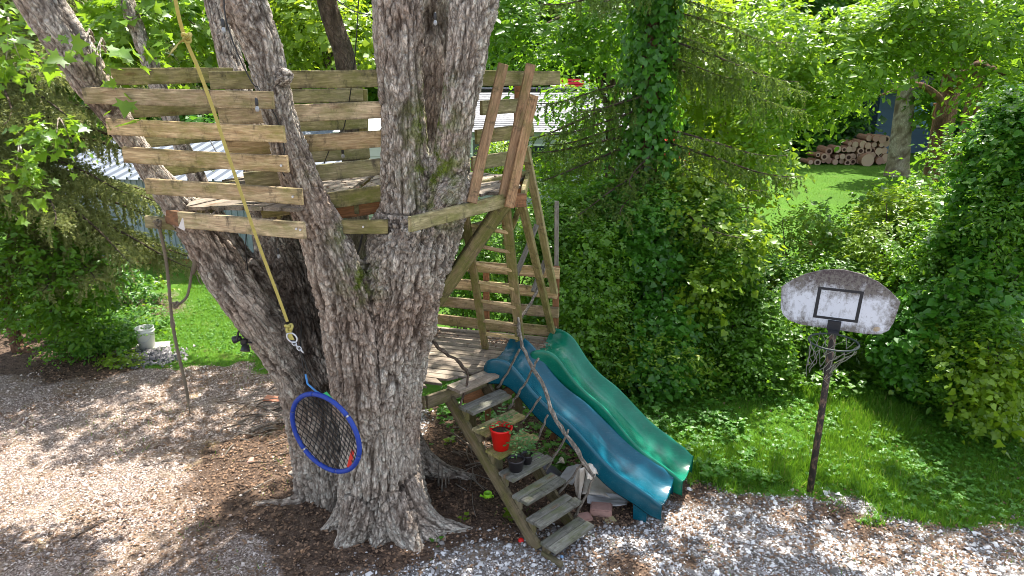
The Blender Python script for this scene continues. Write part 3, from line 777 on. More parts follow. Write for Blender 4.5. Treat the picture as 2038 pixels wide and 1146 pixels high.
def leaf_points(ells, n_sprays, per, spray_len, rng, inner=.55, upbias=.35, minz=.02, clump=0.0, seed=0):
    """sprays of leaves spread in and on ellipsoids; returns leaf pos, normals, dirs"""
    vol = (ells[:, 3] * ells[:, 5] + ells[:, 4] * ells[:, 5] + ells[:, 3] * ells[:, 4]); vol = vol / vol.sum()
    k = rng.choice(len(ells), n_sprays, p=vol)
    d = rng.normal(size=(n_sprays, 3)); d /= np.linalg.norm(d, axis=1, keepdims=True)
    r = inner + (1.0 - inner) * rng.random(n_sprays) ** .55
    base = ells[k, :3] + d * r[:, None] * ells[k][:, 3:6]
    if clump > 0:
        nz = fbm(base * (1.6), 3, seed + 70)
        keep = nz > (-.35 + clump * (r - inner) / (1 - inner) * .55)
        base, d = base[keep], d[keep]
    keep = base[:, 2] > minz; base, d = base[keep], d[keep]; n_s = len(base)
    sd = d + rng.normal(0, .55, (n_s, 3)); sd[:, 2] += upbias; sd /= np.linalg.norm(sd, axis=1, keepdims=True)
    t = (np.arange(per)[None] + rng.random((n_s, per))) / per
    L = spray_len * rng.uniform(.6, 1.3, n_s)
    pos = base[:, None] + sd[:, None] * (t * L[:, None])[..., None]
    pos[..., 2] -= (t ** 2) * L[:, None] * .35
    side = np.cross(sd, [0, 0, 1.]); side /= np.linalg.norm(side, axis=1, keepdims=True) + 1e-6
    sg = np.where(np.arange(per) % 2 == 0, 1., -1.)
    dirs = sd[:, None] * .6 + side[:, None] * sg[None, :, None] * .8 + rng.normal(0, .35, (n_s, per, 3)); dirs[..., 2] -= .25
    nrm = np.array([0, 0, 1.])[None, None] * .8 + d[:, None] * .55 + rng.normal(0, .42, (n_s, per, 3))
    pos = pos.reshape(-1, 3); dirs = dirs.reshape(-1, 3); nrm = nrm.reshape(-1, 3)
    shade = np.repeat(rng.random(n_s), per) * .55 + rng.random(len(pos)) * .45
    return pos, nrm, dirs, shade
def leaf_mesh(name, pos, nrm, dirs, size, tmpl, rnd):
    Tv, Tf = tmpl
    nrm = nrm / np.linalg.norm(nrm, axis=1, keepdims=True)
    y = dirs - nrm * np.einsum('ij,ij->i', dirs, nrm)[:, None]; y /= np.linalg.norm(y, axis=1, keepdims=True) + 1e-9
    x = np.cross(y, nrm)
    P = pos[:, None] + size[:, None, None] * (Tv[None, :, 0:1] * x[:, None] + Tv[None, :, 1:2] * y[:, None] + Tv[None, :, 2:3] * nrm[:, None] * RNG.uniform(.3, 1.8, len(pos))[:, None, None])
    k = len(Tv)
    F = (np.asarray(Tf)[None] + (np.arange(len(pos)) * k)[:, None, None]).reshape(-1, 3)
    return mesh_np(name, P.reshape(-1, 3), F, False, {'rnd': np.repeat(rnd, len(Tf))})
def foliage(name, ells, n_sprays, per, spray_len, size, tmpl, mat, seed, **kw):
    rng = np.random.default_rng(seed)
    p, nn, dd, sh = leaf_points(ells, n_sprays, per, spray_len, rng, seed=seed, **kw)
    return leaf_mesh(name, p, nn, dd, size * np.clip(rng.lognormal(-.08, .33, len(p)), .35, 1.9), tmpl, sh)
def stems_mesh(name, base, ells, seed, n=7, r=.018):
    rng = random.Random(seed); L = []
    for e in ells:
        for k in range(n):
            tip = (e[0] + rng.uniform(-.7, .7) * e[3], e[1] + rng.uniform(-.7, .7) * e[4], e[2] + rng.uniform(-.2, .8) * e[5])
            b = (e[0] + rng.uniform(-.4, .4) * e[3], e[1] + rng.uniform(-.3, .3) * e[4], 0)
            m = tuple((a + c) / 2 + rng.uniform(-.12, .12) for a, c in zip(b, tip))
            L.append(np.array([(*b, r), (*m, r * .7), (*tip, r * .3)]))
    return trunk_mesh(name, L, 6, .25)
def shrub(label, rows, n_sprays, per, sl, size, tmpl, mat, seed, group=None, cat='shrub', name='shrub', stems=6, **kw):
    E = ells_px(rows) if len(rows[0]) == 6 and rows[0][0] > 50 else np.array(rows)
    t = thing(name, label, cat, (float(E[:, 0].mean()), float(E[:, 1].mean()), 0), group)
    part('foliage', foliage('foliage', E, n_sprays, per, sl, size, tmpl, mat, seed, **kw), mat, t)
    if n_sprays > 700:
        rg = np.random.default_rng(seed + 5); X_ = []
        for k in range(16):
            e = E[rg.integers(len(E))]; d = rg.normal(size=3); d[2] = abs(d[2]) * .8 - .35; d /= np.linalg.norm(d)
            r_ = rg.uniform(.14, .34); X_.append((*(e[:3] + d * e[3:6] * rg.uniform(.95, 1.15)), r_ * 1.2, r_, r_ * rg.uniform(.6, 1.3)))
        other = L_YELLOW if mat in (L_MID, L_VINE, L_DARK) else L_MID
        o_ = part('foliage', foliage('foliage', np.array(X_), int(n_sprays * .22), per, sl * 1.3, size * rg.uniform(.65, 1.0), T_OVAL if tmpl is T_HEART else T_HEART, other if seed % 2 else L_MID, seed + 9, inner=.1), other if seed % 2 else L_MID, t)
    if stems: part('stem', stems_mesh('stem', None, E, seed, stems), M_BARK_DARK, t, kind='stuff')
    return t

# ================================================================ TREEHOUSE PLATFORM
PZ = 3.36
house = thing('treehouse', 'weathered wooden treehouse platform with board railings high between the maple stems', 'treehouse', (-1.2, 6.2, PZ))
def rail(u0, v0, Y0, u1, v1, Y1, w=.14, mat=W_RAIL, face=None, label=None, name='rail_board', t=.038, level=False):
    p0, p1 = at(u0, v0, Y0), at(u1, v1, Y1)
    if level: p1.z = p0.z
    if face is None:
        d = (p1 - p0); face = Vector((d.y, -d.x, 0))
        if face.y > 0: face = -face
    return board(house, p0, p1, w, t, face, mat, name, label)
# front left rails
for (u0, v0, u1, v1) in ((168, 190, 543, 199), (217, 252, 566, 267), (247, 308, 573, 327), (293, 370, 601, 391)):
    rail(u0, v0, 5.30, u1, v1, 5.04, .120, W_RAIL)
rail(358, 436, 5.30, 607, 459, 5.02, .128, W_RAIL, name='rim_board')
rail(332, 430, 5.62, 362, 436, 5.34, .12, W_RED, name='rim_board')
rail(290, 441, 5.62, 350, 446, 5.62, .10, W_OLIVE, name='outrigger_beam')
# rails running back from the left stem
for (u0, v0, u1, v1) in ((190, 152, 484, 149), (222, 220, 470, 209), (262, 280, 474, 262), (305, 340, 480, 315), (338, 398, 486, 368)):
    rail(u0, v0, 5.66, u1, v1, 7.0, .134, W_OLIVE)
# middle rails behind the leaning stem
for k, (u0, v0, u1, v1) in enumerate(((418, 160, 762, 156), (437, 231, 764, 218), (452, 295, 768, 275), (487, 359, 766, 330), (520, 418, 764, 384))):
    rail(u0, v0, 5.62, u1, v1, 5.78, .136, W_RAIL if k in (1, 2) else W_OLIVE)
rail(676, 451, 5.62, 772, 451, 5.6, .118, W_OLIVE, name='rim_board')
rail(655, 422, 5.9, 800, 402, 6.0, .14, W_RED, name='joist')
# far rails seen between the stems
for (u0, v0, u1, v1) in ((575, 192, 721, 188), (585, 249, 729, 243), (595, 312, 735, 302), (600, 372, 738, 355)):
    rail(u0, v0, 7.15, u1, v1, 7.6, .135, W_OLIVE)
# right rails
rail(943, 156, 5.95, 1112, 155, 6.9, .128, W_OLIVE)
for (u0, v0, u1, v1) in ((958, 215, 1065, 208), (947, 273, 1060, 258), (940, 326, 1055, 308), (922, 381, 1050, 352)):
    rail(u0, v0, 6.45, u1, v1, 7.0, .13, W_OLIVE)
# right fascia and its return
rail(815, 446, 5.12, 1006, 398, 6.02, .118, W_OLIVE, name='rim_board', face=(.7, -.7, 0), label='green and brown stained rim board')
rail(1004, 400, 6.03, 1046, 398, 6.12, .12, W_RED, name='rim_board', face=(.1, -1, 0))
rail(1040, 398, 6.12, 1050, 352, 7.05, .12, W_OLIVE, name='rim_board', face=(1, 0, 0))
# posts
board(house, at(1028, 400, 6.9), at(1034, 150, 6.9), .09, .06, (0, -1, 0), W_RED, 'post')
board(house, at(728, 395, 7.62), at(722, 178, 7.62), .09, .06, (0, -1, 0), W_OLIVE, 'post')
# diagonal brace down to the trunk
board(house, at(1004, 404, 6.05), at(868, 600, 6.0), .13, .09, (0, -1, -.3), W_MOSSY, 'brace', 'thick diagonal brace')
board(house, at(1012, 430, 6.9), at(905, 470, 6.2), .10, .06, (0, -1, -.3), W_OLIVE, 'brace')
# floor planks, running back from the front edge
def clip_line(poly, p, d):
    """interval of line p + s d inside a convex polygon"""
    lo, hi = -1e9, 1e9
    n = len(poly)
    area = sum(poly[i][0] * poly[(i + 1) % n][1] - poly[(i + 1) % n][0] * poly[i][1] for i in range(n))
    sg = 1 if area > 0 else -1
    for i in range(n):
        a, b = poly[i], poly[(i + 1) % n]
        nx_, ny_ = -(b[1] - a[1]) * sg, (b[0] - a[0]) * sg
        num = (p[0] - a[0]) * nx_ + (p[1] - a[1]) * ny_; den = d[0] * nx_ + d[1] * ny_
        if abs(den) < 1e-9:
            if num < 0: return None
        elif den > 0: lo = max(lo, -num / den)
        else: hi = min(hi, -num / den)
    return (lo, hi) if hi - lo > .06 else None
def planks(parent, poly, d, w, gap, z, t, mat, name='plank', jit=.003):
    d = Vector((d[0], d[1])).normalized(); nrm = Vector((-d.y, d.x))
    ks = [nrm.dot(Vector(p)) for p in poly]
    k = min(ks) + w / 2; r = random.Random(5)
    while k < max(ks):
        iv = clip_line(poly, nrm * k, d)
        e1_ = clip_line(poly, nrm * (k - w * .49), d) or iv; e2_ = clip_line(poly, nrm * (k + w * .49), d) or iv
        if iv:
            a = nrm * k + d * iv[0]; b = nrm * k + d * (iv[1] + r.uniform(-.015, .01))
            o_ = board(parent, (a.x, a.y, z + r.uniform(-jit, jit)), (b.x, b.y, z + r.uniform(-jit, jit)), w, t, (0, 0, 1), mat, name, warp=.002)
            for v_ in o_.data.vertices:
                f_ = .5 - v_.co.z / w                      # 0 at the edge k - w/2, 1 at k + w/2
                if v_.index < 8: v_.co.x += max(-.16, min(.16, (e1_[0] + (e2_[0] - e1_[0]) * (1 - f_ if False else f_)) - iv[0]))
                elif v_.index >= 24: v_.co.x += max(-.16, min(.16, (e1_[1] + (e2_[1] - e1_[1]) * f_) - iv[1]))
        k += w + gap
pA = at(362, 425, 5.42); pB = at(600, 445, 5.12); pC = (-.95, 5.3); pD = at(1006, 392, 6.08); pE = at(1046, 380, 7.0)
pM = (-1.5, 6.0)
planks(house, [(pA.x, pA.y), (pB.x - .08, pB.y + .22), pM, (-1.4, 7.75), (-2.75, 7.05)], (.42, 1.0), .135, .012, PZ + .055, .03, W_DECK, 'floor_plank')
planks(house, [(-1.40, 6.0), (-.70, 5.95), (pD.x, pD.y), (pE.x, pE.y), (-1.39, 7.75)], (.42, 1.0), .135, .012, PZ + .055, .03, W_DECK, 'floor_plank')
for k in range(4):
    a = Vector((-2.6 + k * .62, 5.6 + (0, .1, .3, .35)[k])); b = a + Vector((-.25, 1.4)) * (.9 if k else .6)
    board(house, (a.x, a.y, PZ - .03), (b.x, b.y, PZ - .03), .13, .04, (1, 0, 0), W_OLIVE, 'joist')
# steel bracket and bolts
mb = MB(); c = at(365, 446, 5.27); mb.box(c, (.05, .006, .09), Matrix.Rotation(.5, 3, 'Y')); part('bracket', mb.mesh('bracket'), M_METAL, house)
for (u, v, Yv) in ((590, 455, 5.0), (598, 457, 4.99), (583, 391, 5.02), (560, 329, 5.03), (723, 451, 5.57)):
    mb = MB(); mb.lathe([(.0, .012), (.009, .012), (.010, 0)], at(u, v, Yv), 6, Matrix.Rotation(math.pi / 2, 3, 'X')); part('bolt', mb.mesh('bolt'), M_METAL, house)

# ================================================================ LOWER DECK
DZ = 1.4
GA = Vector((-1.75, 8.19)); GB = Vector((.53, 7.6))
deck = thing('deck', 'low weathered wooden deck behind the maple trunk with four board railing', 'deck', (-.7, 7.2, 0))
dpoly = [(-1.75, 8.17), (.52, 7.58), (.20, 6.80), (-.02, 6.62), (-.28, 6.70), (-.66, 6.36), (-.87, 6.18), (-1.9, 6.35)]
dpoly = [(-1.75, 8.17), (.52, 7.58), (.14, 6.95), (-.30, 6.70), (-.66, 6.36), (-.87, 6.18), (-1.9, 6.35)]
planks(deck, dpoly, (.967, -.25), .098, .010, DZ - .016, .03, W_DECK, 'deck_plank')
gd = (GB - GA).normalized()
for k, (zz, ua) in enumerate(((1.50, 0), (1.745, 0), (1.985, 0), (2.225, 0))):
    a = GA + gd * (.1 + .06 * k); b = GB + gd * (.02 * (k % 2))
    board(deck, (a.x, a.y - .03, zz + .02), (b.x, b.y - .03, zz - .01), .13, .036, (-.25, -.967, 0), W_RAIL, 'rail_board')
for (u, ztop) in ((968, 2.15), (1106, 2.28)):
    p = on_plane(u, 600, (GA.x, GA.y + .03), (GB.x, GB.y + .03))
    board(deck, (p.x, p.y, .02), (p.x, p.y, ztop), .075, .07, (0, -1, 0), W_RED, 'post', 'reddish brown post')
# tall grey pole standing up beside the rail end
p = on_plane(1108, 560, (GA.x, GA.y + .10), (GB.x, GB.y + .10)); tpz = on_plane(1108, 400, (GA.x, GA.y + .10), (GB.x, GB.y + .10))
board(deck, (p.x + .02, p.y, .03), (tpz.x, tpz.y, tpz.z), .05, .045, (0, -1, 0), W_GREY, 'tall_post', 'thin grey post standing taller than the rails')
for (x, y) in ((-1.6, 6.5), (-.15, 6.92), (.08, 7.2), (-.5, 7.75)):
    board(deck, (x, y, -.05), (x, y, DZ - .05), .09, .09, (0, -1, 0), W_STRING, 'leg')
for a, b in zip(dpoly[1:], dpoly[2:]):
    A, B = Vector((*a, DZ - .11)), Vector((*b, DZ - .11))
    n2 = Vector((-(B - A).y, (B - A).x, 0)).normalized() * .024
    board(deck, A + n2, B + n2, .14, .036, (n2.x, n2.y, 0), W_STRING, 'fascia_board')

# ================================================================ STAIRS
sd = Vector((.731, -.682, 0)).normalized(); sw = Vector((.715, .70, 0)).normalized()
sL = Vector((-.654, 6.36, 0)); RUN, RISE, TW = .1825, .175, .52
stairs = thing('stairs', 'steep open wooden stairs with a crooked branch handrail rising to the deck', 'stairs', tuple(sL + sd * 1.4))
for k in range(8):
    z = DZ - RISE * k
    o = sL + sd * (RUN * k + .01) + Vector((0, 0, z - .016))
    wid = TW + (.02 if k in (4, 5, 6, 7) else 0)
    for j in range(2):
        c = o + sd * (.052 + .104 * j)
        a = c - sw * .03; b = c + sw * (wid + random.uniform(-.02, .03))
        board(stairs, a, b, .10, .034, (0, 0, 1), W_TREAD if k not in (0, 2, 3) else W_DECK if k == 0 else W_OLIVE, 'tread_board', warp=.002)
    if k:                                             # small cleats that carry the treads
        for s_ in (.02, TW - .03):
            c = sL + sw * s_ + sd * (RUN * k + .05)
            board(stairs, Vector((c.x, c.y, z - .15)), Vector((c.x, c.y, z - .033)), .085, .032, sw, W_STRING, 'cleat', warp=.001)
for s_ in (.0, TW):
    a = sL + sw * (s_ + (.012 if s_ == 0 else -.012)) + sd * .0 + Vector((0, 0, DZ - .185))
    e = .0 + (DZ - .185 - .04) * RUN / RISE
    b = sL + sw * (s_ + (.012 if s_ == 0 else -.012)) + sd * e + Vector((0, 0, .04))
    board(stairs, a, b, .16, .038, sw, W_STRING, 'stringer', warp=.003)
c = sL + sd * (RUN * 7 + .02)
board(stairs, c + Vector((0, 0, .03)), c + sd * .24 + Vector((0, 0, .025)), .07, .05, sw, W_STRING, 'foot_block')
# branch handrail and spindles, right side
rp0 = sL + sw * (TW + .02); rp1 = rp0 + sd * 1.5
def sp(u, v): return on_plane(u, v, (rp0.x, rp0.y), (rp1.x, rp1.y))
M_BRANCH = bark_mat('bark_dead_branch', (0.36, 0.32, 0.27), (0.14, 0.11, 0.08), (0.30, 0.21, 0.14), moss_amt=0)
def branch(name, pts, rad, parent, mat=M_BRANCH, label=None, wob=.012, seed=0):
    rng = np.random.default_rng(seed + int(abs(pts[0][0]) * 100))
    P = np.array([[p[0], p[1], p[2], r] for p, r in zip(pts, rad)])
    C = catmull(P, .06)
    C[1:-1, :3] += rng.normal(0, wob * .4, (len(C) - 2, 3)); C[1:-1, 3] *= rng.uniform(.85, 1.18, len(C) - 2)
    V, F, q = tube_np(C, 8); me = mesh_quads(name, V, F); add_bark_attrs(me, q)
    return part(name, me, mat, parent, None, label)
hr = [sp(1031, 632), sp(1040, 690), sp(1063, 735), sp(1085, 775), sp(1100, 825), sp(1125, 862), sp(1158, 912), sp(1181, 948)]
branch('handrail', hr, [.013, .016, .018, .019, .021, .021, .022, .017], stairs, label='long crooked grey branch')
hr2 = [at(1058, 590, 7.3), at(1035, 630, 7.1), sp(1030, 655), sp(1046, 705)]
branch('handrail', [at(1084, 528, 7.5), at(1062, 592, 7.3), at(1033, 640, 7.0), sp(1033, 668)], [.016, .018, .018, .014], stairs)
for (u0, v0, u1, v1) in ((1034, 695, 990, 772), (1072, 713, 1010, 816), (1076, 790, 1036, 842), (1090, 826, 1064, 880), (1131, 855, 1082, 944), (1159, 920, 1104, 990), (1184, 944, 1143, 1030)):
    branch('spindle', [sp(u0, v0), (sp(u0, v0) + sp(u1, v1)) / 2 + Vector((.012, 0, .0)), sp(u1, v1)], [.011, .012, .014], stairs)
# left handrail: dark gnarled limb from the trunk to the first step
M_BRANCH_D = bark_mat('bark_dead_branch_dark', (0.17, 0.13, 0.10), (0.06, 0.045, 0.035), (0.16, 0.10, 0.07), moss_amt=0)
branch('handrail', [at(858, 670, 6.15), at(882, 702, 6.2), at(905, 716, 6.25), at(921, 733, 6.3), at(931, 745, 6.32), at(929, 770, 6.3), at(914, 812, 6.22)], [.017, .018, .016, .018, .013, .012, .014], stairs, M_BRANCH_D, 'dark gnarled branch', .02)
# red brown boards stacked under the landing
rb = thing('board_stack', 'red brown boards leaning under the top of the stairs beside the blue slide', 'boards', (-.1, 6.75, .9))
board(rb, at(922, 792, 6.55), at(962, 782, 6.75), .12, .03, (.5, -.8, .2), W_RED, 'board')
board(rb, at(996, 790, 6.75), at(1022, 770, 6.85), .11, .03, (.3, -.9, .2), W_RED, 'board')
board(rb, at(940, 806, 6.6), at(985, 790, 6.8), .05, .06, (.5, -.8, .2), W_RED, 'board')

# ================================================================ LADDER up to the treehouse
ladder = thing('ladder', 'wooden ladder leaning from the deck up to the treehouse edge', 'ladder', (-.1, 7.3, DZ))
s1t, s1b = at(921, 395, 5.95), atz(966, 692, DZ + .01)
s2t, s2b = at(1003, 385, 6.08), atz(1037, 696, DZ + .01)
fl = Vector((0.05, -1, 0.5))
board(ladder, s1b, s1t, .075, .05, (-.2, -1, .4), W_MOSSY, 'stile')
board(ladder, s2b, s2t, .095, .05, (-.2, -1, .4), W_MOSSY, 'stile')
for v1, v2 in ((448, 462), (486, 502), (524, 538), (560, 574), (598, 612), (637, 647), (664, 672)):
    def onl(b_, t_, v):
        lo, hi = 0.0, 1.0
        for _ in range(30):
            m_ = (lo + hi) / 2; p_ = b_.lerp(t_, m_)
            vv = CV + FPX * ((p_.z - CAM_H) * -math.cos(PITCH) - p_.y * math.sin(PITCH)) / depth(p_)
            if vv > v: lo = m_
            else: hi = m_
        return b_.lerp(t_, lo)
    board(ladder, onl(s1b, s1t, v1) + Vector((.02, 0, 0)), onl(s2b, s2t, v2) + Vector((-.02, 0, 0)), .085, .032, (0, .25, 1), W_RAIL, 'rung')
# outer frame beside the ladder
frame = thing('ladder_handrail', 'crossed mossy boards forming a slanting handrail right of the ladder', 'handrail', (.4, 7.5, DZ))
board(frame, at(1038, 404, 6.15), on_plane(1099, 660, (GA.x, GA.y - .08), (GB.x, GB.y - .08)), .088, .04, (-.5, -.8, .2), W_OLIVE, 'rail')
board(frame, at(1045, 292, 6.95), on_plane(1104, 582, (GA.x, GA.y - .11), (GB.x, GB.y - .11)), .088, .04, (-.5, -.8, .2), W_OLIVE, 'rail')
board(frame, at(1034, 415, 6.4), at(1005, 486, 6.5), .05, .038, (-.3, -.9, 0), W_OLIVE, 'strut')
board(frame, at(1068, 448, 7.15), at(1020, 566, 6.75), .05, .038, (-.3, -.9, 0), W_GREY, 'strut')
board(frame, at(1084, 520, 7.45), at(1060, 580, 7.25), .045, .036, (-.3, -.9, 0), W_GREY, 'strut')
# leaning uprights at the ladder opening
for (u0, v0, Y0, u1, v1, Y1, lab) in ((1002, 128, 6.05, 938, 403, 5.62, 'left upright'), (1056, 128, 6.35, 1001, 392, 5.98, 'long right upright'), (1062, 190, 6.28, 1013, 412, 5.92, 'short right upright')):
    board(house, at(u0, v0, Y0), at(u1, v1, Y1), .085, .04, (.25, -1, 0), W_UP, 'upright')
# ================================================================ SLIDES
def slide_mat(name, c):
    m = NT(name)
    p = m.pos()
    n = m.noise(p, 3.0, 5, .6)
    scr = m.noise(m.mapping(m.coord(), (3, 40, 40)), 3, 4, .7)
    col = m.mix(m.ramp(n, [(.3, 0.0), (.7, 1.0)]), [x * .8 for x in c], [x * 1.35 + .006 for x in c])
    col = m.mix(m.ramp(m.noise(p, 9, 6, .7), [(.62, 0.0), (.85, .3)]), col, (.16, .20, .17))
    col = m.mix(m.ramp(m.noise(m.mapping(m.coord(), (2, 18, 18)), 4, 6, .75), [(.60, 0.0), (.66, .35)]), col, [x * 1.9 + .05 for x in c])
    m.set(color=col, rough=m.math('MULTIPLY_ADD', scr, .25, .12), spec=.45)
    m.bump(n, .12, .01)
    return m.mat
def slide(name, label, A, B, zs, mat, width=.41, rise0=.0):
    """A top, B bottom of the channel on the ground plan; zs: height profile"""
    A, B = Vector(A), Vector(B); d = (B - A); L = d.length; d.normalize(); n = Vector((-d.y, d.x))    # n: to the far side
    t = thing(name, label, 'slide', ((A.x + B.x) / 2, (A.y + B.y) / 2, 0))
    N = 72
    hz = np.interp(np.linspace(0, 1, N), [z[0] for z in zs], [z[1] for z in zs])
    ker = np.array([1, 2, 3, 4, 5, 4, 3, 2, 1.]); ker /= ker.sum()
    hz = np.convolve(np.pad(hz, 4, mode='edge'), ker, 'valid')
    hw = width / 2
    # cross section: (offset, height above channel bottom), near outer skirt -> near rim -> channel -> far rim -> far skirt
    V = []
    m = 0
    for i in range(N):
        s = i / (N - 1)
        e_ = lambda a, b: float(sstep(a, b, np.array([s]))[0])
        wall = .112 + .012 * math.sin(s * 13)
        wl = wall * (.25 + .75 * math.sqrt(max(0, 1 - (1 - min(1.0, s / .07)) ** 2))) * (1 - e_(.93, 1.0) * .5)
        wf = (wall + .04) * (.50 + .50 * math.sqrt(max(0, 1 - (1 - min(1.0, s / .035)) ** 2))) * (1 - e_(.93, 1.0) * .5)
        flare = .07 * math.exp(-(s / .09) ** 2) - .045 * math.exp(-(s / .018) ** 2) + .02 * e_(.88, 1.0)
        w = hw + flare + .018 * math.sin(s * 9 + 1)
        skirt = -.19 + .05 * s
        prof = [(-w - .036, skirt), (-w - .052, skirt + .14), (-w - .056, wl - .035), (-w - .050, wl - .010), (-w - .034, wl), (-w - .016, wl - .008), (-w, wl - .03),
                (-w + .022, wl * .50), (-w + .062, wl * .16), (-w + .11, .010), (-w * .4, -.004), (0, -.008), (w * .4, -.004),
                (w - .11, .010), (w - .062, wf * .16), (w - .022, wf * .50), (w, wf - .03), (w + .016, wf - .008), (w + .034, wf), (w + .050, wf - .010), (w + .056, wf - .035), (w + .052, skirt + .14), (w + .036, skirt)]
        pa = np.array(prof); tg = np.gradient(pa, axis=0); nn_ = np.stack([tg[:, 1], -tg[:, 0]], 1); nn_ /= np.linalg.norm(nn_, axis=1, keepdims=True)
        inn = pa + nn_ * .011
        prof = prof + [tuple(q_) for q_ in inn[::-1]]
        m = len(prof)
        h = A + d * (L * s)
        for (o, z) in prof:
            p = h + n * o
            V.append((p.x, p.y, hz[i] + z))
    F = []
    for i in range(N - 1):
        for k in range(m):
            F.append((i * m + k, i * m + (k + 1) % m, (i + 1) * m + (k + 1) % m, (i + 1) * m + k))
    for b_, fl_ in ((0, 1), ((N - 1) * m, 0)):
        for k in range(m // 2 - 1):
            q_ = (b_ + k, b_ + k + 1, b_ + m - 2 - k, b_ + m - 1 - k); F.append(q_ if fl_ else q_[::-1])
    mb = MB(); mb.add(V, F)
    me = mb.mesh('chute', True)
    o = part('chute', me, mat, t)
    md = o.modifiers.new('bev', 'SUBSURF'); md.levels = 1; md.render_levels = 1
    # foot block under the exit
    h = A + d * (L * .885); z = float(np.interp(.885, np.linspace(0, 1, N), hz)) - .075
    mb = MB(); R = Matrix.Rotation(math.atan2(d.y, d.x), 3, 'Z')
    vs = []
    for zz, sx, sy in ((z, .17, width + .09), (z - .04, .15, width + .05), (-.02, .13, width + .02)):
        for a, b in ((-.5, -.5), (.5, -.5), (.5, .5), (-.5, .5)):
            vs.append(R @ Vector((a * sx, b * sy, 0)) + Vector((h.x, h.y, zz)))
    fs = [(0, 1, 2, 3)] + [(i * 4 + k, i * 4 + (k + 1) % 4, (i + 1) * 4 + (k + 1) % 4, (i + 1) * 4 + k) for i in range(2) for k in range(4)]
    mb.add(vs, fs); part('foot', mb.mesh('foot'), mat, t)
    return t
prof_z = [(0, 1.43), (.06, 1.455), (.12, 1.445), (.18, 1.36), (.28, 1.13), (.38, .98), (.48, .87), (.60, .66), (.70, .50), (.78, .42), (.86, .36), (.93, .265), (1.0, .25)]
B_SLIDE = slide_mat('slide_blue', (0.0, 0.075, 0.112)); G_SLIDE = slide_mat('slide_green', (0.0, 0.140, 0.078))
slide('blue_slide', 'blue plastic wavy slide running down from the deck beside the stairs', (-.17, 6.95), (1.62, 6.08), prof_z, B_SLIDE)
slide('green_slide', 'green plastic wavy slide lying just behind the blue slide', (.31, 7.29), (1.93, 6.50), [(a_, b_ - .05 * (a_ < .15)) for a_, b_ in prof_z], G_SLIDE)

# ================================================================ BASKETBALL HOOP
hb = atz(1612, 976, 0); hoop = thing('basketball_hoop', 'old fan shaped basketball backboard with torn net on a rusty pole in the grass', 'basketball hoop', tuple(hb))
yaw = math.radians(-23)
Rx = Vector((math.cos(yaw), math.sin(yaw), 0)); Nf = Vector((math.sin(yaw), -math.cos(yaw), 0))    # along the board, and towards the camera
lean = math.radians(3.0)
Ux = (Vector((0, 0, 1)) - Nf * math.tan(lean) * 0 + Rx * .035).normalized()
bc = at(1658, 655, hb.y - .10)                       # bottom centre of the board
m = NT('pole_rust'); p = m.pos(); n = m.noise(m.mapping(p, (1, 1, .5)), 22, 6, .7)
m.set(color=m.mix(m.ramp(n, [(.50, 0.0), (.60, 1.0)]), (.030, .024, .022), m.mix(m.noise(p, 60, 3), (.09, .045, .028), (.26, .17, .12))), rough=.75, metal=.1); M_RUST = m.mat
mb = MB(); top = bc + Ux * .30 - Nf * .07
mb.tube([hb + Vector((0, 0, -.1)), (hb + top) / 2, top], [.036, .034, .033], 14); part('pole', mb.mesh('pole', True), M_RUST, hoop)
outline = [(x_ * .85, y_ * .93) for x_, y_ in [(-.36, 0.0), (.36, -.0), (.50, .02), (.575, .075), (.61, .17), (.635, .40), (.52, .50), (.38, .585), (.20, .65), (0, .675), (-.20, .65), (-.38, .585), (-.52, .50), (-.635, .40), (-.61, .17), (-.575, .09), (-.50, .03)]]
mb = MB(); K = len(outline)
fr = [bc + Rx * a + Ux * b for a, b in outline]; bk = [q_ - Nf * .022 for q_ in fr]
mb.add(fr + bk, [tuple(range(K)), tuple(range(2 * K - 1, K - 1, -1))] + [(i, K + i, K + (i + 1) % K, (i + 1) % K) for i in range(K)])
me = mb.mesh('backboard')
me.transform(Matrix.Translation(-bc))
Mb = Matrix(((Rx.x, -Nf.x, Ux.x), (Rx.y, -Nf.y, Ux.y), (Rx.z, -Nf.z, Ux.z))).to_4x4()
me.transform(Mb.inverted()); Mb.translation = bc
m = NT('backboard_paint'); co = m.coord(); xyz = m.n('ShaderNodeSeparateXYZ', {0: co})
ax = m.math('ABSOLUTE', xyz.outputs[0]); zz = xyz.outputs[2]
edge = m.math('MAXIMUM', m.ramp(ax, [(.38, 0.0), (.64, .30)]), m.math('MAXIMUM', m.ramp(zz, [(.30, 0.0), (.66, .42)]), m.ramp(zz, [(.0, .18), (.1, 0.0)])))
gn = m.math('ADD', m.noise(m.mapping(co, (1, 1, .7)), 9, 8, .75), edge)
gn2 = m.math('ADD', m.noise(co, 30, 6, .75), m.math('MULTIPLY', edge, .5))
c_ = m.mix(m.ramp(gn, [(.50, 0.0), (.70, 1.0)]), (.64, .66, .72), (.17, .155, .14))
c_ = m.mix(m.ramp(gn2, [(.58, 0.0), (.72, .9)]), c_, (.07, .05, .055))
c_ = m.mix(m.ramp(m.noise(co, 4.2, 2), [(.70, 0.0), (.74, .6)]), c_, (.40, .26, .08))
m.set(color=c_, rough=.75, spec=.3); m.bump(gn2, .3, .003)
part('backboard', me, m.mat, hoop, Mb)
M_BLK = plain('worn_black_paint', (.018, .018, .022), .7, var=.5, nscale=40)
bx = .18; z0, z1, wd = .10, .43, .026
mb = MB()
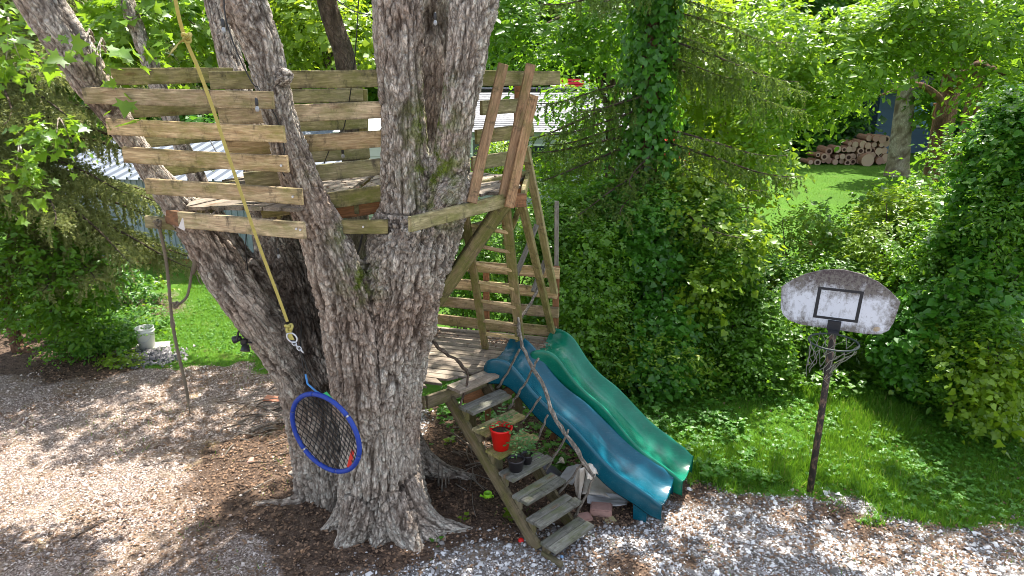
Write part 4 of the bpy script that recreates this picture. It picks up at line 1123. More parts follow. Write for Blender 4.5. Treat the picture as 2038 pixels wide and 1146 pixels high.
def sq(x0, x1, za, zb): 
    vs = [bc + Rx * x + Ux * z + Nf * y for x in (x0, x1) for y in (.0015, .005) for z in (za, zb)]
    mb.add(vs, [(0, 1, 3, 2), (4, 6, 7, 5), (0, 4, 5, 1), (2, 3, 7, 6), (0, 2, 6, 4), (1, 5, 7, 3)])
sq(-bx - wd, -bx + .006, z0, z1); sq(bx - .004, bx + wd, z0, z1); sq(-bx + .006, bx - .004, z1 - wd, z1); sq(-bx + .006, bx - .004, z0, z0 + wd)
part('target_square', mb.mesh('target_square'), M_BLK, hoop)
mb = MB(); Rb = Mb.to_3x3()
mb.box(bc + Ux * .045 + Nf * .02, (.12, .035, .10), Rb); mb.box(bc + Ux * .0 + Nf * .07, (.10, .12, .012), Rb)
part('rim_bracket', mb.mesh('rim_bracket'), M_BLK, hoop)
rc = bc + Nf * .33 + Ux * -.015; RR = .225
mb = MB()
pts = [rc + Rx * (RR * math.cos(a)) + Nf * (RR * math.sin(a)) for a in np.linspace(0, 2 * math.pi, 40)]
mb.tube(pts, .0095, 8, False); part('rim', mb.mesh('rim', True), plain('rim_dark_green', (.02, .035, .03), .5), hoop)
mb = MB(); rng = random.Random(3); lev = []
for L_, (zz_, rr_) in enumerate(((0, 1.0), (-.08, .86), (-.16, .70), (-.24, .56), (-.31, .50))):
    row = []
    for k in range(12):
        a = 2 * math.pi * (k + .5 * (L_ % 2)) / 12
        row.append(rc + Rx * (RR * rr_ * math.cos(a) + rng.uniform(-.02, .02) + .03 * L_ * -.6) + Nf * (RR * rr_ * math.sin(a) + rng.uniform(-.02, .02)) + Ux * (zz_ + rng.uniform(-.02, .02)))
    lev.append(row)
for L_ in range(4):
    for k in range(12):
        for kk in ((k, (k + (1 if L_ % 2 else -1)) % 12)):
            if rng.random() < .12 + .12 * L_: continue
            a, b = lev[L_][k], lev[L_ + 1][kk]
            mb.tube([a, (a + b) / 2 + Vector((rng.uniform(-.01, .01), rng.uniform(-.01, .01), -.008)), b], .0032, 4, False)
for k in range(6):
    a = lev[4][k * 2]; mb.tube([a, a + Vector((rng.uniform(-.03, .03), 0, -.05)), a + Vector((rng.uniform(-.05, .05), 0, -.10))], .003, 4, False)
part('net', mb.mesh('net'), plain('net_string', (.20, .20, .16), .9), hoop)

# ================================================================ RING SWING
rc0 = at(647, 862, 5.22)
ring_t = thing('saucer_swing', 'blue ring net swing hanging tilted against the maple trunk', 'swing', tuple(rc0))
e1 = (at(716, 905, 5.10) - at(582, 812, 5.34)).normalized()
e2v = at(688, 800, 5.36) - at(605, 915, 5.10); e2 = (e2v - e1 * e2v.dot(e1)).normalized()
a1 = (at(718, 925, 5.10) - at(582, 790, 5.36)).length / 2 * 1.0
# the ring is a true circle seen obliquely
nrm_dir = None
RR = .375
def fit_ring():
    best = None
    tgt = [(574, 830), (590, 785), (640, 780), (690, 820), (718, 870), (716, 925), (690, 942), (640, 920), (600, 870)]
    for az in np.arange(0, math.pi, .06):
        for el in np.arange(-1.5, 1.5, .06):
            nv = Vector((math.cos(az) * math.cos(el), math.sin(az) * math.cos(el), math.sin(el)))
            x_ = nv.orthogonal().normalized(); y_ = nv.cross(x_)
            P = np.array([(rc0 + x_ * (RR * math.cos(t)) + y_ * (RR * math.sin(t)))[:] for t in np.linspace(0, 2 * math.pi, 48, endpoint=False)])
            dp = P[:, 1] * math.cos(PITCH) + (CAM_H - P[:, 2]) * math.sin(PITCH)
            u = CU + FPX * P[:, 0] / dp; v = CV - FPX * ((P[:, 2] - CAM_H) * math.cos(PITCH) + P[:, 1] * math.sin(PITCH)) / dp
            e = 0
            for (a, b) in tgt: e += ((u - a) ** 2 + (v - b) ** 2).min()
            if (best is None or e < best[0]) and abs(nv.y) > .3: best = (e, nv)
    return best
e_, RN = fit_ring()
print('ring fit', e_, RN)
if RN.y > 0: RN = -RN
rx = RN.orthogonal().normalized(); ry = RN.cross(rx)
m = NT('blue_foam_ring'); co = m.coord()
w_ = m.n('ShaderNodeTexWave', {'Vector': co, 'Scale': 30.0, 'Distortion': 1.0}).outputs['Fac']
m.set(color=m.mix(m.noise(co, 14, 3), (.004, .022, .20), (.012, .06, .40)), rough=.55); m.bump(w_, .5, .004); M_RING = m.mat
mb = MB()
NR = 120
for seg in range(6):
    t0, t1 = seg / 6 * 2 * math.pi + .02, (seg + 1) / 6 * 2 * math.pi - .02
    ts = np.linspace(t0, t1, 22)
    mb = MB()
    mb.tube([rc0 + rx * (RR * math.cos(t)) + ry * (RR * math.sin(t)) for t in ts], [.0205 + .002 * (k % 2) for k in range(22)], 10)
    part('ring_sleeve', mb.mesh('ring_sleeve', True), M_RING, ring_t)
mb = MB(); mb.tube([rc0 + rx * (RR * math.cos(t)) + ry * (RR * math.sin(t)) for t in np.linspace(0, 2 * math.pi, 60)], .012, 8, False)
part('ring_tube', mb.mesh('ring_tube', True), M_METAL, ring_t)
mb = MB()
dirs = [(.35, .94), (.94, -.35)]
for di, (ca_, sa_) in enumerate(((math.cos(.5), math.sin(.5)), (math.cos(.5 + 1.25), math.sin(.5 + 1.25)))):
    for k in range(-7, 8):
        o = k * .048
        h = math.sqrt(max(0, (RR - .01) ** 2 - o * o))
        pts = []
        for t in np.linspace(-h, h, 9):
            px_, py_ = -sa_ * o + ca_ * t, ca_ * o + sa_ * t
            sag = -.05 * (1 - (px_ ** 2 + py_ ** 2) / RR ** 2)
            pts.append(rc0 + rx * px_ + ry * py_ + RN * sag)
        mb.tube(pts, .0038, 5, False)
part('net', mb.mesh('net'), plain('black_rope', (.012, .012, .013), .9), ring_t)
mb = MB(); pts = [at(608, 745, 5.42), at(612, 764, 5.38), at(628, 778, 5.34), at(648, 790, 5.28)]
for a, b in zip(pts, pts[1:]):
    mb.tube([a, b], .009, 5)
part('strap', mb.mesh('strap'), plain('light_blue_strap', (.06, .22, .50), .7), ring_t)
mb = MB(); mb.tube([at(606, 748, 5.6), at(598, 700, 5.62), at(600, 640, 5.9)], .006, 5); mb.tube([at(640, 780, 5.35), at(612, 735, 5.55), at(600, 700, 5.75)], .005, 5)
part('rope', mb.mesh('rope'), M_WIRE, ring_t)
mb = MB(); mb.add([at(642, 784, 5.30), at(650, 779, 5.31), at(666, 797, 5.27), at(662, 801, 5.26)], [(0, 1, 2, 3)]); me = mb.mesh('tag')
o = part('tag', me, plain('green_tag', (.05, .48, .16), .6), ring_t); md = o.modifiers.new('s', 'SOLIDIFY'); md.thickness = .002
mb = MB(); mb.add([at(700, 893, 5.13), at(706, 897, 5.13), at(698, 931, 5.12), at(690, 929, 5.12), at(695, 910, 5.12)], [(0, 1, 2, 3, 4)]); me = mb.mesh('warning_tag')
o = part('warning_tag', me, plain('red_tag', (.62, .035, .02), .5), ring_t); md = o.modifiers.new('s', 'SOLIDIFY'); md.thickness = .002

# ================================================================ YELLOW STRAP, ROPES, LIGHTS
def ribbon(pts, w, side, t=.003):
    mb = MB(); vs = []
    for p in pts:
        p = Vector(p)
        d_ = Vector(side).normalized() * w / 2; n_ = Vector((0, -1, 0)) * t / 2
        vs += [p - d_ - n_, p + d_ - n_, p + d_ + n_, p - d_ + n_]
    fs = [(i * 4 + k, i * 4 + (k + 1) % 4, (i + 1) * 4 + (k + 1) % 4, (i + 1) * 4 + k) for i in range(len(pts) - 1) for k in range(4)] + [(0, 1, 2, 3), tuple((len(pts) - 1) * 4 + k for k in (3, 2, 1, 0))]
    return mb.add(vs, fs)
strap_t = thing('tow_strap', 'long yellow webbing strap hanging down across the treehouse to a steel chain', 'strap', tuple(at(575, 650, 5.0)))
M_STRAP = plain('yellow_webbing', (.40, .34, .09), .8, var=.3, nscale=30)
ctl = np.array([(*at(u, v, Yv), 0) for u, v, Yv in ((330, -120, 4.2), (349, 0, 4.3), (366, 70, 4.4), (392, 130, 4.45), (420, 205, 4.5), (448, 290, 4.55), (480, 385, 4.62), (520, 500, 4.72), (552, 585, 4.8), (572, 640, 4.85))])
cc = catmull(ctl, .08)[:, :3]
part('webbing', ribbon([Vector(p) for p in cc], .024, (1, -.1, .3)).mesh('webbing'), M_STRAP, strap_t)
def knot(name, c, r, parent, mat):
    mb = MB(); pts = []
    for t in np.linspace(0, 2 * math.pi, 40):
        pts.append(Vector(c) + Vector((r * (math.sin(t) + 2 * math.sin(2 * t)) * .35, r * .5 * -math.sin(3 * t), r * (math.cos(t) - 2 * math.cos(2 * t)) * .35)))
    mb.tube(pts, r * .34, 7, False); return part(name, mb.mesh(name, True), mat, parent)
knot('knot', at(372, 74, 4.38), .028, strap_t, M_STRAP); knot('knot', at(575, 652, 4.86), .030, strap_t, M_STRAP)
me = ribbon([at(370, 76, 4.36), at(360, 82, 4.3), at(350, 90, 4.28), at(343, 104, 4.27), at(338, 108, 4.27)], .075, (.8, -.2, .6)).mesh('loose_end'); part('loose_end', me, M_STRAP, strap_t)
me = ribbon([at(573, 655, 4.86), at(577, 668, 4.86), at(581, 676, 4.86)], .04, (1, 0, 0)).mesh('loop'); part('loop', me, M_STRAP, strap_t)
def link_ring(c, d_, r, w, th, twist):
    d_ = Vector(d_).normalized(); s_ = d_.orthogonal().normalized(); s_ = Matrix.Rotation(twist, 3, d_) @ s_
    pts = [Vector(c) + d_ * (r * math.cos(t)) + s_ * (w * math.sin(t)) for t in np.linspace(0, 2 * math.pi, 20)]
    mb = MB(); mb.tube(pts, th, 6, False); return mb.mesh('chain_link', True)
cd = at(602, 700, 4.88) - at(580, 678, 4.87); ln = cd.length
part('shackle', link_ring(at(581, 672, 4.86), cd, .045, .03, .007, .4), M_METAL, strap_t)
for k, f in enumerate((.25, .48, .70, .92)):
    part('chain_link', link_ring(at(580, 678, 4.87) + cd * f, cd, ln * .17, .013, .0045, k * 1.57), M_METAL, strap_t)

M_ROPE = NT('hemp_rope'); w_ = M_ROPE.n('ShaderNodeTexWave', {'Vector': M_ROPE.mapping(M_ROPE.coord(), (1, 1, 1), rot=(.5, .5, 0)), 'Scale': 28.0, 'Distortion': 2.0}).outputs['Fac']
M_ROPE.set(color=M_ROPE.mix(M_ROPE.noise(M_ROPE.pos(), 4, 5, .7), (.045, .035, .027), (.27, .22, .15)), rough=.95); M_ROPE.bump(w_, .8, .004); M_ROPE = M_ROPE.mat
rope_t = thing('climbing_rope', 'thick frayed brown rope hanging from the beam at the left of the treehouse', 'rope', tuple(at(313, 437, 5.56)))
r0, r1 = at(313, 436, 5.56), at(376, 822, 5.56)
cc = [r0.lerp(r1, t) + Vector((.012 * math.sin(t * 9), .01 * math.sin(t * 7), 0)) for t in np.linspace(0, 1, 60)]
mb = MB(); mb.tube(cc, [.0125 + .003 * (k % 2) + (.006 if k in (30, 31) else 0) - .008 * (k > 55) for k in range(60)], 8); part('rope', mb.mesh('rope', True), M_ROPE, rope_t)
knot('knot', at(314, 445, 5.53), .03, rope_t, M_ROPE); knot('knot', at(349, 606, 5.55), .026, rope_t, M_ROPE)
loop_t = thing('rope_loop', 'slack brown rope looping from the left maple stem to the hanging rope', 'rope', tuple(at(385, 530, 5.7)))
pts = np.array([(*at(u, v, Yv), .012) for u, v, Yv in ((392, 500, 5.72), (382, 540, 5.7), (377, 570, 5.68), (372, 590, 5.64), (360, 603, 5.58), (350, 606, 5.56))])
mb = MB(); mb.tube([p[:3] for p in catmull(pts, .03)], .012, 7); part('rope', mb.mesh('rope', True), M_ROPE, loop_t)
mb = MB(); mb.tube([at(386, 502, 5.66), at(390, 522, 5.66), at(385, 545, 5.66)], [.03, .026, .012], 8); part('frayed_knot', mb.mesh('frayed_knot', True), M_ROPE, loop_t)
mb = MB(); mb.tube([at(391, 545, 5.64), at(396, 560, 5.62), at(403, 569, 5.62)], [.005, .004, .002], 5); part('frayed_end', mb.mesh('frayed_end', True), M_ROPE, loop_t)

sl_t = thing('string_lights', 'black cable with small clear bulbs strung through the treehouse stems', 'string lights', tuple(at(510, 180, 5.2)))
def cable(pts, r=.005): 
    P = catmull(np.array([(*p, r) for p in pts]), .05); mb = MB(); mb.tube([q_[:3] for q_ in P], r, 5); part('cable', mb.mesh('cable', True), M_WIRE, sl_t)
cable([at(446, -40, 5.15), at(448, 30, 5.12), at(470, 100, 5.1), at(502, 165, 5.1), at(512, 172, 5.1)])
cable([at(512, 172, 5.1), at(540, 215, 5.15), at(556, 250, 5.2), at(566, 300, 5.2), at(560, 335, 5.2), at(566, 350, 5.22)])
cable([at(716, -40, 5.9), at(708, 90, 5.9), at(698, 180, 6.0), at(684, 255, 6.1), at(676, 262, 6.1)])
cable([at(676, 262, 6.1), at(655, 300, 6.3), at(645, 325, 6.4)])
cable([at(684, 262, 6.2), at(684, 285, 6.2), at(683, 296, 6.2)])
cable([at(640, -20, 6.6), at(685, 10, 6.5), at(705, 22, 6.3), at(735, 30, 6.0)])
cable([at(402, 250, 6.4), at(432, 305, 6.2), at(442, 322, 6.2)])
cable([at(490, 465, 5.6), at(489, 500, 5.6), at(496, 560, 6.0)])
cable([at(722, 462, 5.6), at(716, 490, 5.7), at(706, 520, 5.75)], .009)
for (u, v, Yv) in ((444, 50, 5.08), (511, 207, 4.98), (554, 503, 5.9), (682, 303, 6.2), (866, 36, 5.6)):
    c = at(u, v, Yv)
    b = MB(); b.lathe([(.0, .045), (.008, .043), (.012, .03), (.013, .0), (.010, -.012)], c, 10); so = part('socket', b.mesh('socket', True), M_BLACK, sl_t)
    b = MB(); b.lathe([(.008, -.012), (.014, -.026), (.016, -.038), (.011, -.050), (.0, -.054)], c, 12); sub('bulb', b.mesh('bulb', True), M_GLASS, so, sl_t)
cam_t = thing('floodlight', 'small black twin floodlight fixed to the side of the left maple stem', 'floodlight', tuple(at(500, 678, 5.9)))
c = at(486, 680, 5.85)
b = MB(); b.tube([at(515, 678, 5.92), at(500, 682, 5.88), c], .010, 6); b.box(c, (.05, .05, .05)); part('arm', b.mesh('arm'), M_BLACK, cam_t)
b = MB(); b.lathe([(0, .0), (.03, .0), (.042, .05), (.045, .06), (.0, .062)], at(489, 686, 5.8), 14, Matrix.Rotation(2.6, 3, 'X')); part('lamp_head', b.mesh('lamp_head', True), M_BLACK, cam_t)
b = MB(); b.lathe([(0, .0), (.022, .0), (.034, .06), (.036, .07), (.0, .072)], at(479, 672, 5.83), 14, Matrix.Rotation(-1.9, 3, 'Y')); part('lamp_head', b.mesh('lamp_head', True), M_BLACK, cam_t)
b = MB(); b.box(at(473, 668, 5.8), (.012, .03, .09), Matrix.Rotation(.3, 3, 'Y')); part('shade', b.mesh('shade'), M_BLACK, cam_t)

# ================================================================ POTS ON THE STAIRS
def compound_leaf(mbp, p, d, L, n=4, lw=.016):
    """pinnate seedling leaf as small blades; returns verts/faces in MB"""
    d = Vector(d).normalized(); side = d.cross(Vector((0, 0, 1))).normalized()
    mbp.tube([p, p + d * L * .5 + Vector((0, 0, .01)), p + d * L], .0013, 4, False)
    for k in range(1, n + 1):
        q_ = p + d * L * k / n + Vector((0, 0, -.02 * (k / n) ** 2))
        for sgn in ((-1, 1) if k < n else (0,)):
            dd = (d * .5 + side * sgn + Vector((0, 0, -.15))).normalized() if sgn else d
            l_ = L * .34; w_ = dd.cross(Vector((0, 0, 1))).normalized() * lw
            mbp.add([q_, q_ + dd * l_ * .5 + w_, q_ + dd * l_, q_ + dd * l_ * .5 - w_], [(0, 1, 2), (0, 2, 3)])
def pot(name, label, c, r0, r1, h, mat, cat, plant_h, seed, n_leaf):
    t = thing(name, label, cat, tuple(c), None)
    b = MB(); b.lathe([(0, 0), (r0, 0), (r1, h - .02), (r1 + .006, h - .018), (r1 + .008, h), (r1 - .002, h), (r1 - .006, h - .03), (r0 - .004, .01)], c, 28)
    part('pot', b.mesh('pot', True), mat, t)
    rs = r0 + (r1 - r0) * .78
    b = MB(); b.lathe([(0, h * .80), (rs * .5, h * .82), (rs - .003, h * .78)], c, 18)
    part('soil', b.mesh('soil', True), plain('potting_soil', (.035, .022, .015), .95, var=.6, nscale=60, bump=.6), t)
    r = random.Random(seed); b = MB(); b0 = Vector(c) + Vector((0, 0, h * .8)); tip = b0 + Vector((r.uniform(-.02, .03), r.uniform(-.01, .01), plant_h))
    b.tube([b0, b0.lerp(tip, .5) + Vector((.008, 0, 0)), tip], [.003, .0025, .0015], 5)
    for k in range(n_leaf):
        f = .35 + .65 * k / max(1, n_leaf - 1); a = k * 2.4 + seed
        compound_leaf(b, b0.lerp(tip, f), (math.cos(a), math.sin(a), .35 - .4 * (1 - f)), r.uniform(.10, .16) * (1 + .3 * (1 - f)), 3)
    part('seedling', b.mesh('seedling'), L_TOMATO, t)
    return t
def tread_pt(k, a, bfr):
    return sL + sd * (RUN * k + bfr) + sw * a + Vector((0, 0, DZ - RISE * k + .003))
M_RED = plain('red_plastic', (.70, .008, .006), .38, var=.08)
M_POTBLK = plain('black_pot_plastic', (.018, .016, .020), .45)
pot('red_pot', 'bright red bucket planter with a seedling standing on the stairs', tread_pt(3, .10, .10), .076, .108, .235, M_RED, 'plant pot', .17, 1, 9)
pot('black_pot', 'larger black nursery pot with a leggy seedling on the stairs, nearer the stringer', tread_pt(4, .12, .10), .066, .080, .125, M_POTBLK, 'plant pot', .30, 2, 12)
pot('black_pot', 'smaller black nursery pot with drooping seedling further along the same tread', tread_pt(4, .285, .09), .046, .058, .10, M_POTBLK, 'plant pot', .16, 3, 11)

# ================================================================ GROUND CLUTTER
def rock(name, label, c, size, col, seed, cat='stone', sq=.35, group=None):
    b = bmesh_ico(3); V = np.array(b[0]); F = b[1]
    rng = np.random.default_rng(seed)
    V = np.sign(V) * np.abs(V) ** (1 - sq); V /= np.abs(V).max(0)
    V = V * (np.array(size) / 2)
    V += np.stack([fbm(V * 14 + seed, 3, seed + k) for k in range(3)], 1) * min(size) * .12
    a = rng.uniform(-.5, .5); R = np.array([[math.cos(a), -math.sin(a), 0], [math.sin(a), math.cos(a), 0], [0, 0, 1]])
    V = V @ R.T + np.array([c[0], c[1], c[2] + size[2] * .42])
    me = bpy.data.meshes.new(name); me.from_pydata(V.tolist(), [], F); me.update(); me.polygons.foreach_set('use_smooth', [True] * len(F))
    return single(name, me, plain('stone_' + str(seed), col, .9, var=.3, nscale=25, bump=.6), label, cat, tuple(c), group)
def bmesh_ico(sub_):
    import bmesh
    bm = bmesh.new(); bmesh.ops.create_icosphere(bm, subdivisions=sub_, radius=1.0)
    vs = [tuple(v.co) for v in bm.verts]; fs = [tuple(v.index for v in f.verts) for f in bm.faces]; bm.free(); return vs, fs
def blk(name, label, c, size, rotz, mat, cat, chip=.012, group=None, tilt=(0, 0)):
    """a chipped block: subdivided box with worn corners"""
    import bmesh
    bm = bmesh.new(); bmesh.ops.create_cube(bm, size=1.0)
    bmesh.ops.scale(bm, vec=size, verts=bm.verts)
    bmesh.ops.bevel(bm, geom=list(bm.edges), offset=chip, segments=2, affect='EDGES')
    r = random.Random(int(c[0] * 97 + c[1] * 31))
    for v in bm.verts: v.co += Vector((r.uniform(-1, 1), r.uniform(-1, 1), r.uniform(-1, 1))) * chip * .35
    R = Matrix.Rotation(rotz, 4, 'Z') @ Matrix.Rotation(tilt[0], 4, 'X') @ Matrix.Rotation(tilt[1], 4, 'Y')
    bm.transform(Matrix.Translation((c[0], c[1], c[2] + size[2] / 2)) @ R)
    me = bpy.data.meshes.new(name); bm.to_mesh(me); bm.free()
    return single(name, me, mat, label, cat, tuple(c), group)
M_PINK = plain('pink_paver', (.38, .22, .18), .9, var=.3, nscale=20, bump=.5)
M_TERRA = plain('terracotta', (.46, .19, .11), .85, var=.3, nscale=14, bump=.4)
M_TAN = plain('tan_flagstone', (.38, .33, .17), .9, var=.25, nscale=16, bump=.5)
blk('paver_stone', 'thick pink grey retaining wall block lying beside the cardboard', atz(1196, 1022, 0), (.23, .15, .095), -.15, M_PINK, 'stone block')
blk('paver_stone', 'half buried pink block touching the right side of the lower steps', atz(1163, 1034, 0), (.15, .13, .05), .3, M_PINK, 'stone block')
blk('flagstone', 'small flat tan yellow stone in front of the pink block', atz(1214, 1038, 0), (.14, .10, .022), .4, M_TAN, 'stone')
for k, (u, v, sx, sy, rz, tl, lab) in enumerate(((572, 765, .24, .16, .2, (.5, 0), 'large terracotta paver propped at an angle against the trunk'), (545, 797, .26, .14, -.1, (.08, .1), 'flat broken terracotta paver lying left of the blue ring'), (577, 800, .20, .10, .05, (.9, 0), 'terracotta paver standing on edge behind the blue ring'))):
    blk('terracotta_paver', lab, atz(u, v, 0), (sx, sy, .035), rz, M_TERRA, 'paver', .006, None, tl)
blk('brick_shard', 'small pinkish brick shard lying alone among the sticks', atz(500, 918, 0), (.075, .13, .03), .15, M_PINK, 'brick')
# cardboard sheets and black tub
m = NT('wet_cardboard'); p = m.pos(); m.set(color=m.mix(m.ramp(m.noise(p, 6, 6, .7), [(.35, 0.0), (.7, 1.0)]), (.60, .50, .39), (.86, .80, .72)), rough=.9); m.bump(m.noise(p, 30, 4), .3, .004); M_CARD = m.mat
def sheet(name, label, pts, cat='cardboard', mat=None, th=.004, seed=0, sag=.0):
    """crumpled quad sheet from four world corners"""
    a, b, c, d_ = [Vector(q_) for q_ in pts]; n_ = 14; vs = []
    nn = (b - a).cross(d_ - a).normalized()
    for i in range(n_):
        for j in range(n_):
            s, t = i / (n_ - 1), j / (n_ - 1)
            q_ = a.lerp(b, s).lerp(d_.lerp(c, s), t)
            k = fbm(np.array([[s * 3 + seed, t * 3, seed * 1.7]]), 3, seed)[0]
            k2 = abs(fbm(np.array([[s * 1.4 + seed, t * 1.8, 4.]]), 1, seed)[0])
            vs.append(q_ + nn * (k * .035 + k2 * .06 + sag * math.sin(s * 3.1) * math.sin(t * 3.1)))
    fs = [(i * n_ + j, (i + 1) * n_ + j, (i + 1) * n_ + j + 1, i * n_ + j + 1) for i in range(n_ - 1) for j in range(n_ - 1)]
    me = bpy.data.meshes.new(name); me.from_pydata(vs, [], fs); me.update(); me.polygons.foreach_set('use_smooth', [True] * len(fs))
    o = single(name, me, mat or M_CARD, label, cat, tuple(a)); md = o.modifiers.new('s', 'SOLIDIFY'); md.thickness = th
    return o
M_CARD_G = plain('grey_cardboard', (.55, .54, .53), .9, var=.2, nscale=8)
sheet('cardboard_sheet', 'pale cardboard sheet lying flat and sunlit under the blue slide', [atz(1158, 990, .04), atz(1252, 992, .03), atz(1226, 930, .13), atz(1172, 915, .16)], seed=2)
sheet('cardboard_sheet', 'grey brown cardboard piece at the bottom edge of the pile', [atz(1168, 1008, .01), atz(1246, 1012, .015), atz(1252, 985, .05), atz(1168, 980, .06)], seed=3, mat=M_CARD_G)
sheet('cardboard_sheet', 'tall tan cardboard flap standing upright in the pile', [atz(1147, 985, .02), atz(1160, 992, .02), at(1168, 926, 6.25), at(1150, 925, 6.3)], seed=5)
sheet('cardboard_sheet', 'grey white cardboard sheet beside the stair treads', [atz(1108, 955, .06), atz(1140, 965, .05), at(1162, 920, 6.5), at(1128, 930, 6.6)], seed=6, mat=M_CARD_G)
sheet('cardboard_sheet', 'curled brown cardboard with its end rolled over near the handrail foot', [at(1168, 960, 6.05), at(1192, 945, 6.15), at(1180, 918, 6.3), at(1162, 922, 6.3)], seed=8, sag=.08)
sheet('cardboard_sheet', 'small pale cardboard corner poking out behind the pile', [atz(1106, 924, .1), atz(1124, 926, .1), atz(1122, 912, .12), atz(1108, 916, .12)], seed=9)
bt = thing('downspout_cap', 'dark grey plastic drain piece leaning beside the stairs', 'plastic part', tuple(atz(1105, 945, .0)))
b = MB(); b.lathe([(.09, 0), (.085, .12), (.06, .26), (.03, .36), (.0, .37)], atz(1105, 950, .03), 20, Matrix.Rotation(-.5, 3, 'Y') @ Matrix.Rotation(.5, 3, 'X')); part('shell', b.mesh('shell', True), plain('grey_plastic', (.10, .10, .115), .5), bt)
# toys and balls
wc = thing('toy_watering_can', 'lime green toy watering can lying on the dirt', 'toy', tuple(atz(970, 995, 0)))
M_LIME = plain('lime_plastic', (.34, .72, .03), .4, var=.05)
c0 = atz(971, 994, .01)
b = MB(); b.lathe([(0, 0), (.042, 0), (.047, .07), (.045, .085), (.041, .085), (.040, .01)], c0, 18); part('body', b.mesh('body', True), M_LIME, wc)
b = MB(); b.tube([c0 + Vector((-.03, 0, .02)), c0 + Vector((-.06, 0, .045)), c0 + Vector((-.085, .0, .055))], [.010, .008, .016], 8); part('spout', b.mesh('spout', True), M_LIME, wc)
b = MB(); b.tube([c0 + Vector((.034, 0, .06)), c0 + Vector((.06, 0, .05)), c0 + Vector((.055, 0, .02)), c0 + Vector((.034, 0, .015))], .006, 6); part('handle', b.mesh('handle', True), M_LIME, wc)
def ball(label, u, v, r, c, name='ball'):
    vs, fs = bmesh_ico(3); p = atz(u, v, r); me = bpy.data.meshes.new(name)
    me.from_pydata([(x * r + p.x, y * r + p.y, z * r + p.z) for x, y, z in vs], [], fs); me.update(); me.polygons.foreach_set('use_smooth', [True] * len(fs))
    single(name, me, plain('ball_paint', c, .35, var=.1), label, 'ball', (p.x, p.y, 0))
ball('bright red rubber ball on the dirt left of the lowest steps', 1037, 1076, .030, (.70, .01, .008))
ball('white ball half sunk in the dirt left of the red ball', 1004, 1067, .022, (.7, .68, .64))
ball('pale blue ball in the gravel beside the foot of the stairs', 1118, 1108, .018, (.25, .42, .65))
ball('white and blue ball just left of the stair stringer', 1066, 1098, .017, (.5, .6, .7))
# white bucket on its slab, with a heap of stones
bk_c = atz(294, 690, .03)
bu = thing('bucket', 'white plastic bucket standing on a slab at the edge of the lawn', 'bucket', tuple(bk_c))
M_WHITE = plain('white_plastic', (.74, .74, .70), .45, var=.06)
b = MB(); b.lathe([(0, 0), (.118, 0), (.138, .27), (.146, .275), (.146, .30), (.140, .30), (.140, .33), (.147, .335), (.147, .35), (.137, .35), (.115, .01)], bk_c, 32); part('body', b.mesh('body', True), M_WHITE, bu)
b = MB(); b.tube([bk_c + Vector((.14 * math.cos(t), -.14 * abs(math.sin(t)) - .01, .29 - .16 * math.sin(t))) for t in np.linspace(0.0, math.pi, 14)], .004, 5); part('handle', b.mesh('handle', True), M_METAL, bu)
M_SLAB = plain('concrete_slab', (.42, .40, .37), .9, var=.2, nscale=9, bump=.5)
blk('concrete_slab', 'pale concrete slab under the white bucket', atz(303, 690, 0), (.52, .30, .03), .25, M_SLAB, 'slab')
blk('wood_offcut', 'pale board lying in the leaves left of the stone heap', atz(245, 700, 0), (.40, .10, .03), .5, W_DECK, 'board')
n = 620; rng = np.random.default_rng(8); c = atz(305, 712, 0)
x = c.x + rng.normal(0, .22, n); y = c.y + rng.normal(0, .16, n)
ang = np.linspace(0, 2 * np.pi, 5, endpoint=False); base_ = np.stack([np.cos(ang), np.sin(ang), np.full(5, -.4)], 1)
T = np.vstack([base_, [[0, 0, .9]]])[None] + rng.normal(0, .2, (n, 6, 3)); zax = np.stack([rng.normal(0, .4, n), rng.normal(0, .4, n), np.ones(n)], 1); zax /= np.linalg.norm(zax, axis=1, keepdims=True)
P = oriented(np.stack([x, y, .02 + .07 * np.exp(-(((x - c.x) / .25) ** 2 + ((y - c.y) / .2) ** 2)) * rng.random(n)], 1), zax, rng.uniform(0, 6, n), rng.uniform(.018, .04, n), T)
me = flat_mesh('stone_heap', P, [(i, (i + 1) % 5, 5) for i in range(5)], rng.random(n))
m = NT('heap_stone'); m.set(color=m.ramp(m.attr('rnd'), [(0, (.06, .06, .065)), (.5, (.17, .16, .165)), (1, (.40, .37, .36))]), rough=.85)
setting('stone_heap', me, m.mat, 'stuff')

# sticks and roots on the ground
def stick(u0, v0, u1, v1, r, label, name='stick', group=None, mat=None, z=.012):
    a, b_ = atz(u0, v0, z), atz(u1, v1, z)
    mid = (a + b_) / 2 + Vector((random.uniform(-.03, .03), random.uniform(-.03, .03), .012))
    C = catmull(np.array([(*a, r), (*mid, r * .9), (*b_, r * .5)]), .08)
    V, F, q = tube_np(C, 6); me = mesh_quads(name, V, F); add_bark_attrs(me, q)
    return single(name, me, mat or M_BRANCH, label, 'stick', tuple(a), group)
stick(135, 1078, 212, 1036, .010, 'long dark stick lying on the gravel at lower left', mat=M_BRANCH_D)
stick(480, 985, 553, 948, .012, 'long root crossing the bare dirt left of the trunk')
rng = random.Random(12)
grp = 'loose sticks heaped left of the maple trunk'
for k in range(85):
    u = rng.gauss(520, 48); v = rng.gauss(840, 42); a = rng.gauss(.25, .5); L_ = rng.uniform(18, 60)
    if u > 600: continue
    stick(u, v, u + L_ * math.cos(a), v - L_ * math.sin(a) * .6, rng.uniform(.004, .011), 'thin dry stick in the heap left of the maple trunk', 'stick', grp, rng.choice([M_BRANCH, M_BRANCH, M_BRANCH_D]), rng.uniform(.01, .07))
grp = 'dry sticks under the stairs'
